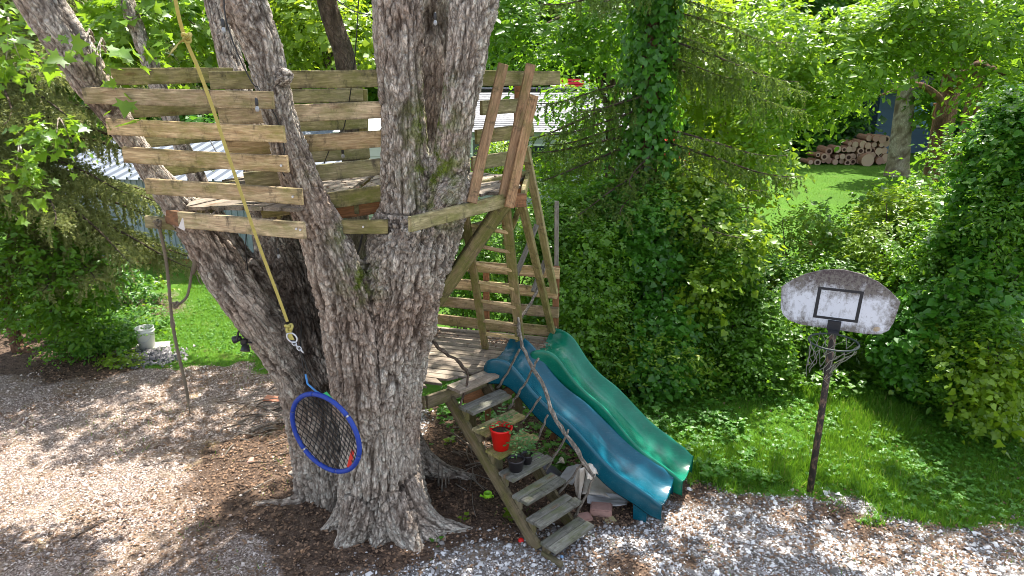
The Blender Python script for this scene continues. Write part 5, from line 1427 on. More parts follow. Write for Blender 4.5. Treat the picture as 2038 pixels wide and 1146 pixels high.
for k in range(46):
    u = rng.gauss(915, 30); v = rng.gauss(905, 45); a = rng.gauss(-.9, .6); L_ = rng.uniform(20, 70)
    if u < 868: continue
    stick(u, v, u + L_ * math.cos(a), v - L_ * math.sin(a), rng.uniform(.004, .010), 'dry stick in the brush under the deck behind the trunk', 'stick', grp, rng.choice([M_BRANCH, M_BRANCH_D]), rng.uniform(.01, .10))
st = thing('split_stump', 'splintered grey stump shards standing right of the maple trunk', 'stump', tuple(atz(882, 985, 0)))
for k, (u, v0, v1) in enumerate(((873, 975, 918), (880, 985, 925), (887, 978, 940), (893, 970, 945))):
    a = atz(u, v0, 0); b_ = at(u, v1, a.y)
    me_v = np.array([(*a, .016), (*b_, .005)]); V, F, q = tube_np(catmull(me_v, .1), 5); me = mesh_quads('shard', V, F); add_bark_attrs(me, q); part('shard', me, M_BRANCH, st)

# ================================================================ BUILDINGS BEHIND
def metal_panel_mat(name, c, rough=.45):
    m = NT(name); p = m.pos()
    m.set(color=m.mix(m.noise(p, 2.5, 6, .7), [x * .82 for x in c], [min(1, x * 1.1) for x in c]), rough=rough, spec=.4); return m.mat
M_SHEDWALL = metal_panel_mat('shed_wall_paint', (.30, .35, .41)); M_SHEDROOF = metal_panel_mat('shed_roof_metal', (.19, .215, .26), .65)
sA, sB = Vector((-10.9, 15.95, 0)), Vector((-3.9, 15.15, 0))
sx_ = (sB - sA).normalized(); sy_ = Vector((-sx_.y, sx_.x, 0))
shed = thing('metal_shed', 'long grey metal shed with pale seamed roof behind the treehouse', 'shed', tuple((sA + sB) / 2))
def ribbed(p0, ux, uz, nrm, width, height, nrib, ribw=.02, ribh=.022):
    mb = MB(); xs = [0]; hs = [0]
    for k in range(nrib):
        c = (k + .5) * width / nrib
        xs += [c - ribw, c - ribw * .5, c + ribw * .5, c + ribw]; hs += [0, ribh, ribh, 0]
    xs.append(width - .004); hs.append(0)
    vs = [p0 + ux * x + nrm * h + uz * (height * e) for x, h in zip(xs, hs) for e in (0, 1)]
    mb.add(vs, [(i * 2, i * 2 + 2, i * 2 + 3, i * 2 + 1) for i in range(len(xs) - 1)]); return mb
npan = 12; pw = 7.05 / npan
wall_me = None
for k in range(npan):
    part('wall_panel', ribbed(sA + sx_ * pw * k + Vector((0, 0, .16)), sx_, Vector((0, 0, 1)), -sy_, pw, 1.92, 4).mesh('wall_panel'), M_SHEDWALL, shed)
rz = Vector((0, 4.6, .82)).length; rdir = (sy_ * 4.6 + Vector((0, 0, .82))).normalized(); rn = sx_.cross(rdir)
for k in range(npan + 1):
    part('roof_panel', ribbed(sA + sx_ * (pw * k - .25) - sy_ * .25 + Vector((0, 0, 2.06)), sx_, rdir, rn, pw, rz, 2, .03, .055).mesh('roof_panel'), M_SHEDROOF, shed)
board(shed, sA + Vector((0, -.03, .10)), sB + Vector((0, -.03, .10)), .14, .04, -sy_, W_RED, 'sill_board')
mb = MB(); c0 = (sA + sB) / 2 + sy_ * 2.4; mb.box(c0 + Vector((0, 0, 1.0)), (6.9, 4.5, 1.98), Matrix.Rotation(math.atan2(sx_.y, sx_.x), 3, 'Z')); part('wall', mb.mesh('wall'), M_SHEDWALL, shed)
mb = MB(); mb.box(sB + sx_ * .02 + sy_ * .02 + Vector((0, 0, 1.1)), (.06, .06, 2.0)); part('corner_trim', mb.mesh('corner_trim'), plain('trim_brown', (.2, .12, .08), .7), shed)
# pale green outbuilding glimpsed between the stems
gb = thing('green_outbuilding', 'pale green sided outbuilding seen between the main stems', 'building', (-2.6, 15.0, 0))
M_GRN = metal_panel_mat('pale_green_siding', (.40, .50, .36), .7); M_WHT = metal_panel_mat('white_paint', (.72, .74, .72), .6)
mb = MB(); mb.box((-2.35, 15.6, 1.6), (2.3, 1.6, 3.2)); part('wall', mb.mesh('wall'), M_GRN, gb)
for k in range(14):
    mb = MB(); mb.box((-2.35, 14.785, .12 + k * .22), (2.34, .03, .205), Matrix.Rotation(-.06, 3, 'X')); part('siding_board', mb.mesh('siding_board'), M_GRN if k < 8 else M_WHT, gb)
mb = MB(); mb.box((-2.35, 15.5, 3.3), (2.7, 2.2, .08), Matrix.Rotation(.12, 3, 'X')); part('roof', mb.mesh('roof'), M_WHT, gb)
# white house
wh = thing('white_house', 'white sided house with pale shingle roof behind the treehouse ladder', 'house', (1.4, 24, 0))
M_SIDE = metal_panel_mat('house_siding', (.45, .47, .50), .7)
mb = MB(); mb.box((1.3, 25.4, 1.25), (6.2, 6.0, 2.5)); part('wall', mb.mesh('wall'), M_SIDE, wh)
for k in range(11):
    mb = MB(); mb.box((1.3, 22.37, .12 + k * .225), (6.24, .03, .215), Matrix.Rotation(-.07, 3, 'X')); part('siding_board', mb.mesh('siding_board'), M_SIDE, wh)
mb = MB(); NR_ = 20
for k in range(NR_):
    y0 = 22.0 + k * .19; z0 = 2.50 + k * .19 * .28
    mb.box((1.3, y0 + .11, z0 + .035), (6.9, .22, .02), Matrix.Rotation(.20, 3, 'X'))
m = NT('pale_shingles'); p = m.pos(); m.set(color=m.mix(m.ramp(m.noise(m.mapping(p, (4, 6, 6)), 2, 4, .7), [(.4, 0.0), (.6, 1.0)]), (.13, .13, .14), (.27, .27, .29)), rough=.8)
rf = part('roof', mb.mesh('roof'), m.mat, wh)
mb = MB(); mb.box((1.3, 27.2, 3.48), (6.9, 2.6, .05), Matrix.Rotation(-.2, 3, 'X')); part('roof_back', mb.mesh('roof_back'), m.mat, wh)
M_DARKGL = plain('window_glass', (.03, .04, .05), .08)
for (cx_, cz_, w_, h_) in ((-1.0, 1.9, .5, .7), (.9, 1.6, .8, .9), (2.9, 1.6, .9, .9)):
    mb = MB(); mb.box((cx_, 22.33, cz_), (w_ + .14, .05, h_ + .14)); f = part('window', mb.mesh('window'), M_WHT, wh)
    mb = MB(); mb.box((cx_, 22.30, cz_), (w_, .02, h_)); sub('pane', mb.mesh('pane'), M_DARKGL, f, wh)
mb = MB(); mb.tube([(2.62, 25.0, 3.2), (2.62, 25.0, 4.25)], .09, 10); part('vent_pipe', mb.mesh('vent_pipe', True), M_WHT, wh)
aw = thing('red_awning', 'red slatted awning rising behind the pale roof', 'awning', (2.2, 28.4, 3.5))
for k in range(6):
    mb = MB(); mb.box((2.35, 28.4, 3.42 + k * .11), (1.5, .03, .085), Matrix.Rotation(-.4, 3, 'X')); part('slat', mb.mesh('slat'), plain('red_paint', (.50, .01, .02), .5, var=.1) if k == 0 else bpy.data.materials['red_paint'], aw)
for x_ in (1.7, 3.0):
    mb = MB(); mb.box((x_, 28.5, 1.9), (.07, .07, 3.8)); part('post', mb.mesh('post'), M_WHT, aw)
# red car behind the ivied spruce
car = thing('parked_car', 'red car parked on the lawn behind the ivy covered spruce', 'car', (6.7, 30, 0))
M_CAR = plain('red_car_paint', (.55, .012, .03), .25, var=.03)
def extr(prof, y0, y1):
    mb = MB(); k = len(prof); vs = [(a, y0, b) for a, b in prof] + [(a, y1, b) for a, b in prof]
    return mb.add(vs, [tuple(range(k)), tuple(range(2 * k - 1, k - 1, -1))] + [(i, k + i, k + (i + 1) % k, (i + 1) % k) for i in range(k)])
cx = 6.7
o = part('body', extr([(cx - 2.1, .35), (cx + 2.1, .35), (cx + 2.15, .75), (cx + 1.9, .95), (cx + 1.2, 1.0), (cx - 1.2, 1.02), (cx - 2.0, .92), (cx - 2.15, .7)], 29.2, 30.9).mesh('body'), M_CAR, car)
md = o.modifiers.new('b', 'BEVEL'); md.width = .07; md.segments = 3
o = part('cabin', extr([(cx - 1.25, 1.0), (cx + 1.1, .98), (cx + .6, 1.42), (cx - .8, 1.44)], 29.35, 30.75).mesh('cabin'), M_CAR, car)
mb = extr([(cx - 1.0, 1.04), (cx - .05, 1.04), (cx - .05, 1.36), (cx - .68, 1.37)], 29.33, 29.345); part('window', mb.mesh('window'), M_DARKGL, car)
mb = extr([(cx + .02, 1.04), (cx + .9, 1.03), (cx + .52, 1.36), (cx + .02, 1.36)], 29.33, 29.345); part('window', mb.mesh('window'), M_DARKGL, car)
for wx in (-1.35, 1.35):
    for wy in (29.28, 30.8):
        b = MB(); b.lathe([(.0, -.1), (.24, -.1), (.33, -.08), (.34, .08), (.24, .1), (0, .1)], (cx + wx, wy, .33), 20, Matrix.Rotation(math.pi / 2, 3, 'X')); wo = part('wheel', b.mesh('wheel', True), M_BLACK, car)
        b = MB(); b.lathe([(.0, .0), (.20, .0), (.21, .02)], (cx + wx, wy - .105, .33), 16, Matrix.Rotation(math.pi / 2, 3, 'X')); sub('rim', b.mesh('rim', True), M_METAL, wo, car)
for hx in (-2.12, 2.1):
    b = MB(); b.box((cx + hx, 29.35, .72), (.08, .25, .12)); part('headlight' if hx > 0 else 'tail_light', b.mesh('light'), M_GLASS, car)
# blue building far right
bb = thing('blue_building', 'blue sided building behind the pale dead trunk', 'building', (23.5, 37.5, 0))
M_BLUE = metal_panel_mat('blue_siding', (.13, .20, .33), .6)
mb = MB(); mb.box((24.5, 39.5, 1.8), (10, 4, 3.6)); part('wall', mb.mesh('wall'), M_BLUE, bb)
for k in range(15):
    mb = MB(); mb.box((24.5, 37.47, .12 + k * .235), (10.04, .03, .225), Matrix.Rotation(-.07, 3, 'X')); part('siding_board', mb.mesh('siding_board'), M_BLUE, bb)
mb = MB(); mb.box((21.9, 37.42, 2.15), (1.6, .06, 1.55)); f = part('window', mb.mesh('window'), M_WHT, bb)
mb = MB(); mb.box((21.9, 37.38, 2.15), (1.4, .02, 1.35)); sub('pane', mb.mesh('pane'), plain('sky_glass', (.25, .42, .60), .1), f, bb)
mb = MB(); mb.box((24.5, 39.0, 3.75), (11, 5.4, .12), Matrix.Rotation(.1, 3, 'X')); part('roof', mb.mesh('roof'), plain('roof_grey', (.12, .12, .13), .8), bb)
# power lines and their poles
for (x, y) in ((-19, 26.9), (-1.7, 26.5)):
    up = thing('utility_pole', 'brown utility pole carrying the wires at the ' + ('left, beyond the shed' if x < -5 else 'white house, mostly hidden by the maple trunk'), 'utility pole', (x, y, 0))
    mb = MB(); mb.tube([(x, y, 0), (x, y, 9)], [.16, .11], 10); part('pole', mb.mesh('pole', True), W_GREY, up)
    mb = MB(); mb.box((x, y, 8.2), (.1, 1.8, .1)); part('crossarm', mb.mesh('crossarm'), W_GREY, up)
for k, (v0, v1, zz, lab) in enumerate(((92, 78, 0, 'thick upper power cable crossing above the shed roof'), (118, 103, 0, 'middle power cable crossing above the shed roof'), (137, 120, 0, 'lowest power cable just above the treehouse top rail'), (31, 33, 0, 'thin topmost wire among the far leaves'))):
    a, b_ = at(560, v0, 26.6), at(748, v1, 26.3); d_ = (b_ - a) / (b_.x - a.x)
    P0 = a + d_ * (-19 - a.x); P1 = a + d_ * (-1.7 - a.x)
    pts = [P0.lerp(P1, t) - Vector((0, 0, 0.3 * (4 * t * (1 - t)) - .1)) for t in np.linspace(0, 1, 30)]
    mb = MB(); mb.tube(pts, .018 if k == 0 else .012, 5); single('power_line', mb.mesh('power_line'), plain('aluminium_cable_%d' % k, (.55, .57, .58), .4), lab, 'cable', tuple(pts[0]), 'wires above the shed')

# ================================================================ WOOD PILE
wp = thing('wood_pile', 'long heap of cut round logs at the far edge of the lawn', 'log pile', (16.1, 33.2, 0))
m = NT('log_end'); co = m.coord(); sp_ = m.n('ShaderNodeTexWave', {'Vector': co, 'Scale': 6.0, 'Distortion': 1.0}, wave_type='RINGS').outputs['Fac']
m.set(color=m.mix(m.rnd(), (.42, .24, .20), (.55, .40, .30)), rough=.9); M_LOGEND = m.mat
M_HOLLOW = plain('rotten_log_heart', (.05, .022, .015), .95)
rng = random.Random(4)
row_n = [(13, 0), (12, .27), (10, .54), (7, .81), (4, 1.06)]
for (cnt, z) in row_n:
    x0 = 18.05 - cnt * .29
    for k in range(cnt):
        r = rng.uniform(.09, .185); x = x0 + k * .29 + rng.uniform(-.06, .06); zz = z + .15 + rng.uniform(-.06, .06); y = 32.9 + rng.uniform(-.12, .12)
        ax_ = Vector((rng.uniform(-.06, .06), 1, rng.uniform(-.04, .04)))
        b = MB(); b.tube([Vector((x, y, zz)), Vector((x, y, zz)) + ax_ * .9], r, 12, True)
        b.m = [0] * 12 + [1, 1]
        me = b.mesh('log'); me.materials.append(M_BARK_RED); me.materials.append(M_LOGEND)
        lg = part('log', me, None, wp)
        if rng.random() < .3:
            b = MB(); b.tube([Vector((x, y - .012, zz)), Vector((x, y + .02, zz))], r * .55, 10); sub('hollow', b.mesh('hollow'), M_HOLLOW, lg, wp)
b = MB(); b.tube([(16.75, 32.45, .27), (16.75, 32.9, .27)], .30, 16); b.m = [0] * 16 + [1, 1]; me = b.mesh('log'); me.materials.append(M_BARK_RED); me.materials.append(M_LOGEND); part('log', me, None, wp, None, 'largest pinkish round log standing on end')

# ================================================================ SPRUCES
def spruce_mesh(name, x0, y0, boughs, seed, dens=1.0, needle=.046, tailmax=.5):
    rng = np.random.default_rng(seed); limbs = []; tp, td, tl = [], [], []
    for (z0, az, L, droop) in boughs:
        fat = rng.uniform(.6, 1.5)
        s = np.linspace(0, 1, 14); h = np.array([math.cos(az), math.sin(az)])
        z = z0 - droop * L * (s ** 1.3) + .16 * L * np.clip(s - .65, 0, 1) ** 2 * 4
        side_w = .12 * np.sin(s * 5 + seed + az)
        P = np.stack([x0 + h[0] * s * L - h[1] * side_w, y0 + h[1] * s * L + h[0] * side_w, z], 1)
        limbs.append(np.column_stack([P, .026 * (1 - s) * (L / 3) + .006]))
        nlat = int(L / .062 * dens * rng.uniform(.7, 1.25))
        for k in range(nlat):
            f = .12 + .88 * (k + rng.random()) / nlat
            p = np.array([np.interp(f, s, P[:, j]) for j in range(3)])
            sg = 1 if k % 2 else -1
            ll = (.62 * (1 - f) + .16) * rng.uniform(.6, 1.2) * min(1, L / 2.5)
            d = np.array([h[0] * .55 - h[1] * sg, h[1] * .55 + h[0] * sg, -.15]); d /= np.linalg.norm(d)
            nt = max(2, int(ll / .075))
            for j in range(nt):
                g = (j + rng.random()) / nt
                q = p + d * ll * g; q[2] -= .25 * ll * g * g
                tp.append(q); td.append([d[0] * .25 + rng.normal(0, .12), d[1] * .25 + rng.normal(0, .12), -1]); tl.append(rng.uniform(.05, tailmax) * (1 - .25 * f) * fat * rng.choice([.35, .7, 1.0]))
            # the lateral itself carries needles
            tp.append(p); td.append(d + np.array([0, 0, -.15])); tl.append(ll)
        tp.append(P[10]); td.append([h[0], h[1], -.3]); tl.append(L * .28)
    tp = np.array(tp); td = np.array(td); td /= np.linalg.norm(td, axis=1, keepdims=True); tl = np.array(tl)
    cnt = np.maximum(5, (tl / .0105).astype(int)); idx = np.repeat(np.arange(len(tp)), cnt)
    f = rng.random(len(idx)); n = len(idx)
    p = tp[idx] + td[idx] * (tl[idx] * f)[:, None] + rng.normal(0, .004, (n, 3))
    rad = rng.normal(size=(n, 3)); rad -= td[idx] * np.einsum('ij,ij->i', rad, td[idx])[:, None]; rad /= np.linalg.norm(rad, axis=1, keepdims=True)
    nd = td[idx] * .75 + rad * .75; nd /= np.linalg.norm(nd, axis=1, keepdims=True)
    w = np.cross(nd, rng.normal(size=(n, 3))); w /= np.linalg.norm(w, axis=1, keepdims=True)
    ln = needle * rng.uniform(.7, 1.2, n) * (1.1 - .3 * f); wd = ln * .28
    Pn = np.stack([p - w * wd[:, None], p + w * wd[:, None], p + nd * ln[:, None]], 1)
    rnd_ = np.clip(rng.random(len(tp))[idx] * .6 + rng.random(n) * .4, 0, 1)
    return flat_mesh(name, Pn, [(0, 1, 2)], rnd_), limbs
def spruce(label, x0, y0, h, r, boughs, seed, mat, dens=1.0, needle=.046, name='spruce_tree', bark=None, **kw):
    t = thing(name, label, 'tree', (x0, y0, 0))
    me, limbs = spruce_mesh('needles', x0, y0, boughs, seed, dens, needle, **kw)
    part('needles', me, mat, t)
    part('trunk', trunk_mesh('trunk', [np.array([(x0, y0, -.1, r * 1.2), (x0, y0, 1, r), (x0, y0, h * .5, r * .75), (x0, y0, h, r * .2)])], 16, .08), bark or M_BARK_DARK, t)
    part('branch', trunk_mesh('branch', limbs, 6, .2), M_BARK_DARK, t)
    return t
rs = random.Random(21)
B1 = []
for k in range(26):
    z = 1.7 + k * .21; az = rs.uniform(-2.3, .35); B1.append((z, az, rs.uniform(1.7, 2.9) * (1 if z < 5 else .8), rs.uniform(.18, .34)))
for k in range(16):
    B1.append((2.0 + k * .27, rs.uniform(-1.1, .15), rs.uniform(2.2, 3.2), rs.uniform(.25, .45)))
B1 += [(2.9, -.62, 2.9, .42), (2.4, -.40, 2.2, .35), (3.3, -.9, 2.9, .33), (3.8, -1.2, 3.0, .3), (3.0, -1.6, 2.4, .35)]
p_ = atz(165, 655, 0)
spruce('spruce with drooping tawny green branchlets left of the treehouse beside the shed', p_.x, p_.y - .6, 9.5, .15, B1, 5, L_SPRUCE, 1.25)
rs = random.Random(33)
B2 = []
for k in range(30):
    z = 2.5 + k * .20; az = rs.choice([rs.uniform(-3.6, -2.2), rs.uniform(-1.1, .5), rs.uniform(-2.2, -1.1)]); B2.append((z, az, rs.uniform(1.2, 2.3), rs.uniform(.20, .40)))
for k in range(3):
    B2.append((2.8 + k * .3, rs.uniform(-.9, .2), rs.uniform(1.6, 2.4), rs.uniform(.25, .42)))
B2 += [(4.1, -3.0, 2.2, .42), (3.4, -2.9, 2.1, .40), (4.6, 0.0, 2.5, .38), (3.6, -.1, 2.2, .28), (5.0, .2, 2.8, .40)]
IV = at(1290, 250, 11.0)
spruce('tall spruce with trunk wrapped in green ivy right of the treehouse', IV.x, 11.0, 11, .19, B2, 9, L_SPRUCE_R, .62, bark=M_BARK_RED)
# ivy on its trunk
n = 7500; rng = np.random.default_rng(3)
a = rng.uniform(0, 2 * np.pi, n); z = rng.uniform(.5, 8, n); dens_ = fbm(np.stack([np.cos(a), np.sin(a), z * 1.3], 1), 3, 4)
rr = .20 + rng.random(n) ** 1.3 * (.20 + .42 * np.clip(dens_ + .15, 0, 1)); out_ = np.stack([np.cos(a), np.sin(a), np.zeros(n)], 1)
pos = np.stack([IV.x + rr * np.cos(a), 11.0 + rr * np.sin(a), z], 1); keep = dens_ > -.5
iv = thing('ivy', 'broad green ivy leaves climbing the spruce trunk right of the ladder', 'ivy', (IV.x, 10.9, 0))
part('foliage', leaf_mesh('foliage', pos[keep], (out_ + rng.normal(0, .4, (n, 3)) + [0, 0, .5])[keep], (rng.normal(0, .5, (n, 3)) + [0, 0, -1])[keep], rng.uniform(.06, .13, keep.sum()), T_HEART, rng.random(keep.sum())), L_VINE, iv)

# ================================================================ NEAR TREES AND SHRUBS
# maple sprays hanging at the upper left; unseen clumps overhead added to cast shade
E = ells_px([(300, 45, 7.6, 120, 70, .5), (235, 80, 7.7, 60, 50, .4), (395, 30, 7.8, 60, 60, .4), (30, 10, 6.8, 50, 20, .3), (10, 100, 7.8, 40, 40, .4), (110, 265, 8.0, 40, 14, .3), (30, 330, 8.0, 40, 26, .3), (265, 120, 7.6, 50, 22, .4), (170, 100, 5.3, 26, 12, .15), (195, 118, 5.3, 18, 10, .1)])
part('crown', foliage('crown', E, 340, 7, .38, .10, T_MAPLE, L_MAPLE, 15, inner=.2, upbias=.1), L_MAPLE, maple)
E_SHADE = np.array([(-.6, 9.6, 8.6, 1.6, 1.3, .9), (1.7, 10.2, 9.2, 1.9, 1.3, 1.1), (3.6, 9.6, 9.4, 1.2, .8, .8), (4.7, 10.9, 9.0, .8, .7, .5), (6.6, 10.8, 8.6, .9, .8, .6), (-.2, 7.4, 9.6, 2.4, 1.2, 1.0), (-6.0, 10.2, 8.2, 1.3, .7, .6), (-6.6, 12.6, 8.4, 1.4, .9, .7), (-2.6, 6.6, 9.8, 1.4, .9, .8), (2.6, 12.8, 10.0, 2.2, 1.3, 1.0)])
part('crown', foliage('crown', E_SHADE, 2600, 8, .5, .15, T_SIMPLE, L_MAPLE, 16, inner=.1, upbias=.1, clump=.9), L_MAPLE, maple)  # out-of-view leaves, placed along the sun direction to dapple the ground
tw = []
for e in E:
    tw.append(np.array([(e[0] - .1, e[1] + .3, e[2] + e[5] * 1.6, .012), (e[0], e[1] + .1, e[2] + .15, .008), (e[0] + .3 * e[3], e[1] - .1, e[2] - .4 * e[5], .003)]))
    tw.append(np.array([(e[0] - .1, e[1] + .3, e[2] + e[5] * 1.6, .012), (e[0] + .5 * e[3], e[1], e[2] + .1, .006), (e[0] + 1.0 * e[3], e[1] - .1, e[2] - .1, .003)]))
S_ = LIMBS
for e in E_SHADE:
    src = min([LIMBS[k][-1] for k in ('main_l', 'main_r', 'middle', 'left', 'main_b', 'back')], key=lambda q_: np.linalg.norm(q_[:3] - e[:3]))
    tw.append(np.array([(*src[:3], .07), *[(*((src[:3] + e[:3]) / 2 + [0, 0, .3]), .05)], (*e[:3], .02)]))  # limbs reaching out to the added shade clumps
for w_ in tw: part('branch', trunk_mesh('branch', [w_], 7, .15), M_BARK, maple)

tk = [np.array([(*at(715, 470, 12.2), .2), (*at(700, 300, 12.1), .18), (*at(688, 130, 12), .165), (*at(668, 60, 12), .16), (*at(650, 0, 12), .15), (*at(632, -120, 12), .12)])]
tk[0] = np.vstack([[tk[0][0][0] + .03, 12.2, -.05, .22], tk[0]])
t = thing('slender_tree', 'slender dark trunked tree standing behind the top rail between the stems', 'tree', (tk[0][0][0], 12.2, 0))
part('trunk', trunk_mesh('trunk', tk, 14, .1), M_BARK_DARK, t)
p_ = at(640, -60, 12)
part('crown', foliage('crown', np.array([(p_.x, 12.5, p_.z + 1.2, 1.8, 1.4, 1.2), (p_.x + .8, 12.8, p_.z + .5, .8, .8, .5)]), 520, 7, .4, .12, T_SIMPLE, L_YELLOW, 77), L_YELLOW, t)

# small tree at the far left
a = atz(38, 697, 0)
tk = [np.array([(a.x, a.y, -.05, .11), (*at(22, 640, a.y), .085), (*at(14, 590, a.y), .08), (*at(20, 500, a.y), .07), (*at(40, 380, a.y), .05)]), np.array([(a.x + .3, a.y - .1, -.03, .04), (a.x + .02, a.y, .10, .10), (*at(12, 620, a.y), .05)])]
t = thing('small_tree', 'small reddish trunked tree with dense dark leaves at the left edge', 'tree', (a.x, a.y, 0))
part('trunk', trunk_mesh('trunk', tk, 14, .07), M_BARK_RED, t)
E = ells_px([(60, 490, 10, 100, 90, .9), (140, 560, 10, 75, 75, .7), (20, 560, 10.3, 60, 60, .6), (90, 610, 9.9, 60, 40, .5), (30, 420, 10.4, 70, 60, .8), (170, 640, 10.2, 50, 35, .5)])
part('crown', foliage('crown', E, 1500, 7, .30, .085, T_OVAL, L_MID, 31, inner=.4), L_MID, t)
# ground cover at left
shrub('low tangled ground cover of pale green weeds between the small tree and the bucket', [(215, 660, 10.6, 75, 26, .5), (160, 680, 10.2, 60, 16, .4), (270, 640, 11.4, 60, 22, .5)], 1300, 6, .14, .055, T_OVAL, L_WEED, 41, cat='weeds', name='weed_patch', stems=0, inner=.1)
shrub('small yellow green weed clump in front of the stone heap', [(225, 722, 9.9, 26, 12, .2), (262, 716, 9.9, 22, 11, .15)], 160, 6, .10, .045, T_OVAL, L_YELLOW, 42, cat='weeds', name='weed_patch', stems=0, inner=.1)
shrub('dark bushy undergrowth behind the small tree at far left', [(60, 600, 11.6, 90, 60, .6), (180, 560, 12.4, 80, 60, .6), (250, 590, 12.6, 60, 40, .6)], 900, 7, .25, .08, T_OVAL, L_DARK, 43)

# thicket behind the slides: separate shrubs
TH = [
 ('dense dark green vine covered shrub just right of the deck railing', [(1165, 570, 9.5, 75, 130, .8), (1180, 680, 9.4, 70, 55, .6), (1120, 450, 9.9, 50, 60, .6)], L_MID, T_OVAL, .080, 2000),
 ('rounded shrub with broad leaves directly behind the green slide', [(1290, 640, 9.7, 95, 110, .9), (1300, 720, 9.2, 80, 50, .6)], L_VINE, T_HEART, .085, 2100),
 ('bushy shrub around the foot of the ivied spruce', [(1280, 480, 10.3, 105, 100, .9), (1220, 420, 10.6, 70, 55, .7)], L_VINE, T_HEART, .085, 1800),
 ('leafy shrub right of the ivied spruce with paler upper leaves', [(1400, 520, 10.2, 100, 110, .9), (1385, 420, 10.6, 60, 50, .6)], L_MID, T_OVAL, .095, 1900),
 ('shrub whose lower edge spills onto the grass left of the hoop', [(1460, 650, 9.8, 90, 90, .8), (1500, 715, 9.4, 50, 45, .5)], L_MID, T_OVAL, .085, 1800),
 ('low arching shrub below the gap to the far lawn', [(1530, 600, 11.0, 75, 80, .8), (1600, 590, 11.4, 60, 65, .8)], L_DARK, T_OVAL, .09, 1600),
 ('shrub directly behind the basketball backboard', [(1690, 590, 10.6, 90, 80, .9), (1650, 640, 10.2, 70, 60, .6)], L_MID, T_OVAL, .085, 1900),
 ('pale grey green shrub above and right of the backboard', [(1790, 480, 10.6, 90, 95, .9), (1850, 470, 11.2, 60, 50, .8)], L_YELLOW, T_OVAL, .095, 1500),
 ('tall vine draped bush right of the hoop with heart shaped leaves', [(1910, 570, 8.9, 95, 120, .8), (1850, 680, 8.8, 85, 90, .7)], L_VINE, T_HEART, .095, 2100),
 ('dark shrub at the right edge above the sloping grass', [(1980, 720, 7.9, 80, 110, .7), (1920, 790, 8.0, 70, 60, .5)], L_MID, T_OVAL, .085, 1700),
 ('high mass of large vine leaves at the upper right edge', [(2020, 330, 8.8, 80, 150, .9), (1985, 460, 8.7, 60, 80, .7)], L_VINE, T_HEART, .085, 2300),
 ('bright narrow leaved shrub right of the hoop pole', [(1800, 600, 9.4, 65, 75, .6), (1890, 500, 9.6, 60, 60, .6)], L_MAPLE, T_OVAL, .10, 900),
 ('sparse green shrub behind the deck posts below the house', [(1010, 480, 10.2, 110, 90, .7), (930, 560, 10.4, 80, 80, .6), (1080, 600, 9.9, 60, 90, .6)], L_MID, T_OVAL, .08, 1900),
 ('yellow green shrub beneath the pale dead trunk', [(1850, 405, 13.5, 80, 30, .8), (1770, 425, 13.0, 50, 34, .6)], L_YELLOW, T_OVAL, .11, 900),
 ('leafy sprigs growing in front of the far lawn', [(1700, 490, 11.8, 85, 50, .6), (1590, 480, 12.0, 65, 60, .6)], L_YELLOW, T_OVAL, .085, 640),
 ('yellow green bush at the near end of the white house', [(1130, 350, 12.6, 60, 60, .8), (1000, 330, 16, 50, 40, .8)], L_YELLOW, T_OVAL, .10, 900),
]
for k, (lab, rows, mat_, tm, sz, ns) in enumerate(TH):
    shrub(lab, rows, int(ns * 1.9), 6, .26, sz * .78, tm, mat_, 100 + k, stems=5, inner=.45, clump=.65)
# weeds on the ground
def weed_cover(name, n, x0, x1, y0, y1, wfun, size, mat, hmax, tm=T_OVAL):
    x, y = scatter_xy(n, x0, x1, y0, y1); a, b, c = zones(x, y)
    keep = (RNG.random(n) < wfun(x, y, a, b, c)) & in_view(x, y); x, y = x[keep], y[keep]; n = len(x); k = 5
    z = gz(x, y); h = RNG.uniform(.01, hmax, n)
    P = np.stack([x, y, z + h], 1)[:, None] + np.zeros((1, k, 1)); a0 = RNG.uniform(0, 6.28, n)
    an = a0[:, None] + np.arange(k) * 2 * np.pi / k + RNG.normal(0, .2, (n, k))
    D = np.stack([np.cos(an), np.sin(an), RNG.uniform(-.2, .5, (n, k))], 2); Nn = np.stack([-np.cos(an) * .2, -np.sin(an) * .2, np.ones((n, k))], 2) + RNG.normal(0, .25, (n, k, 3))
    me = leaf_mesh(name, P.reshape(-1, 3), Nn.reshape(-1, 3), D.reshape(-1, 3), np.repeat(RNG.uniform(size * .5, size * 1.2, n), k), tm, np.repeat(RNG.random(n), k) * .6 + RNG.random(n * k) * .4)
    return setting(name, me, mat, 'stuff')
weed_cover('ground_cover', 13000, 1.0, 6.5, 5.6, 10.5, lambda x, y, a, b, c: c * np.clip(.25 + 1.2 * edge_noise(x, y, 71, 1.2), .03, 1), .04, L_WEED, .08, T_SIMPLE)
weed_cover('brush_weeds', 5200, -1.0, 3.0, 6.6, 9.8, lambda x, y, a, b, c: np.clip(.35 + edge_noise(x, y, 72, 1.5), 0, 1) * (y > 6.9 - .1 * x), .06, L_WEED, .16, T_SIMPLE)
weed_cover('lawn_weeds', 7000, -7.3, -2.2, 9.3, 14.0, lambda x, y, a, b, c: c * .8 * (edge_noise(x, y, 77, 1.5) > -.05), .026, L_WEED, .035, T_SIMPLE)
weed_cover('thicket_floor_weeds', 3600, .8, 7.5, 8.6, 14.0, lambda x, y, a, b, c: np.ones_like(x) * .9, .08, L_MID, .30, T_SIMPLE)
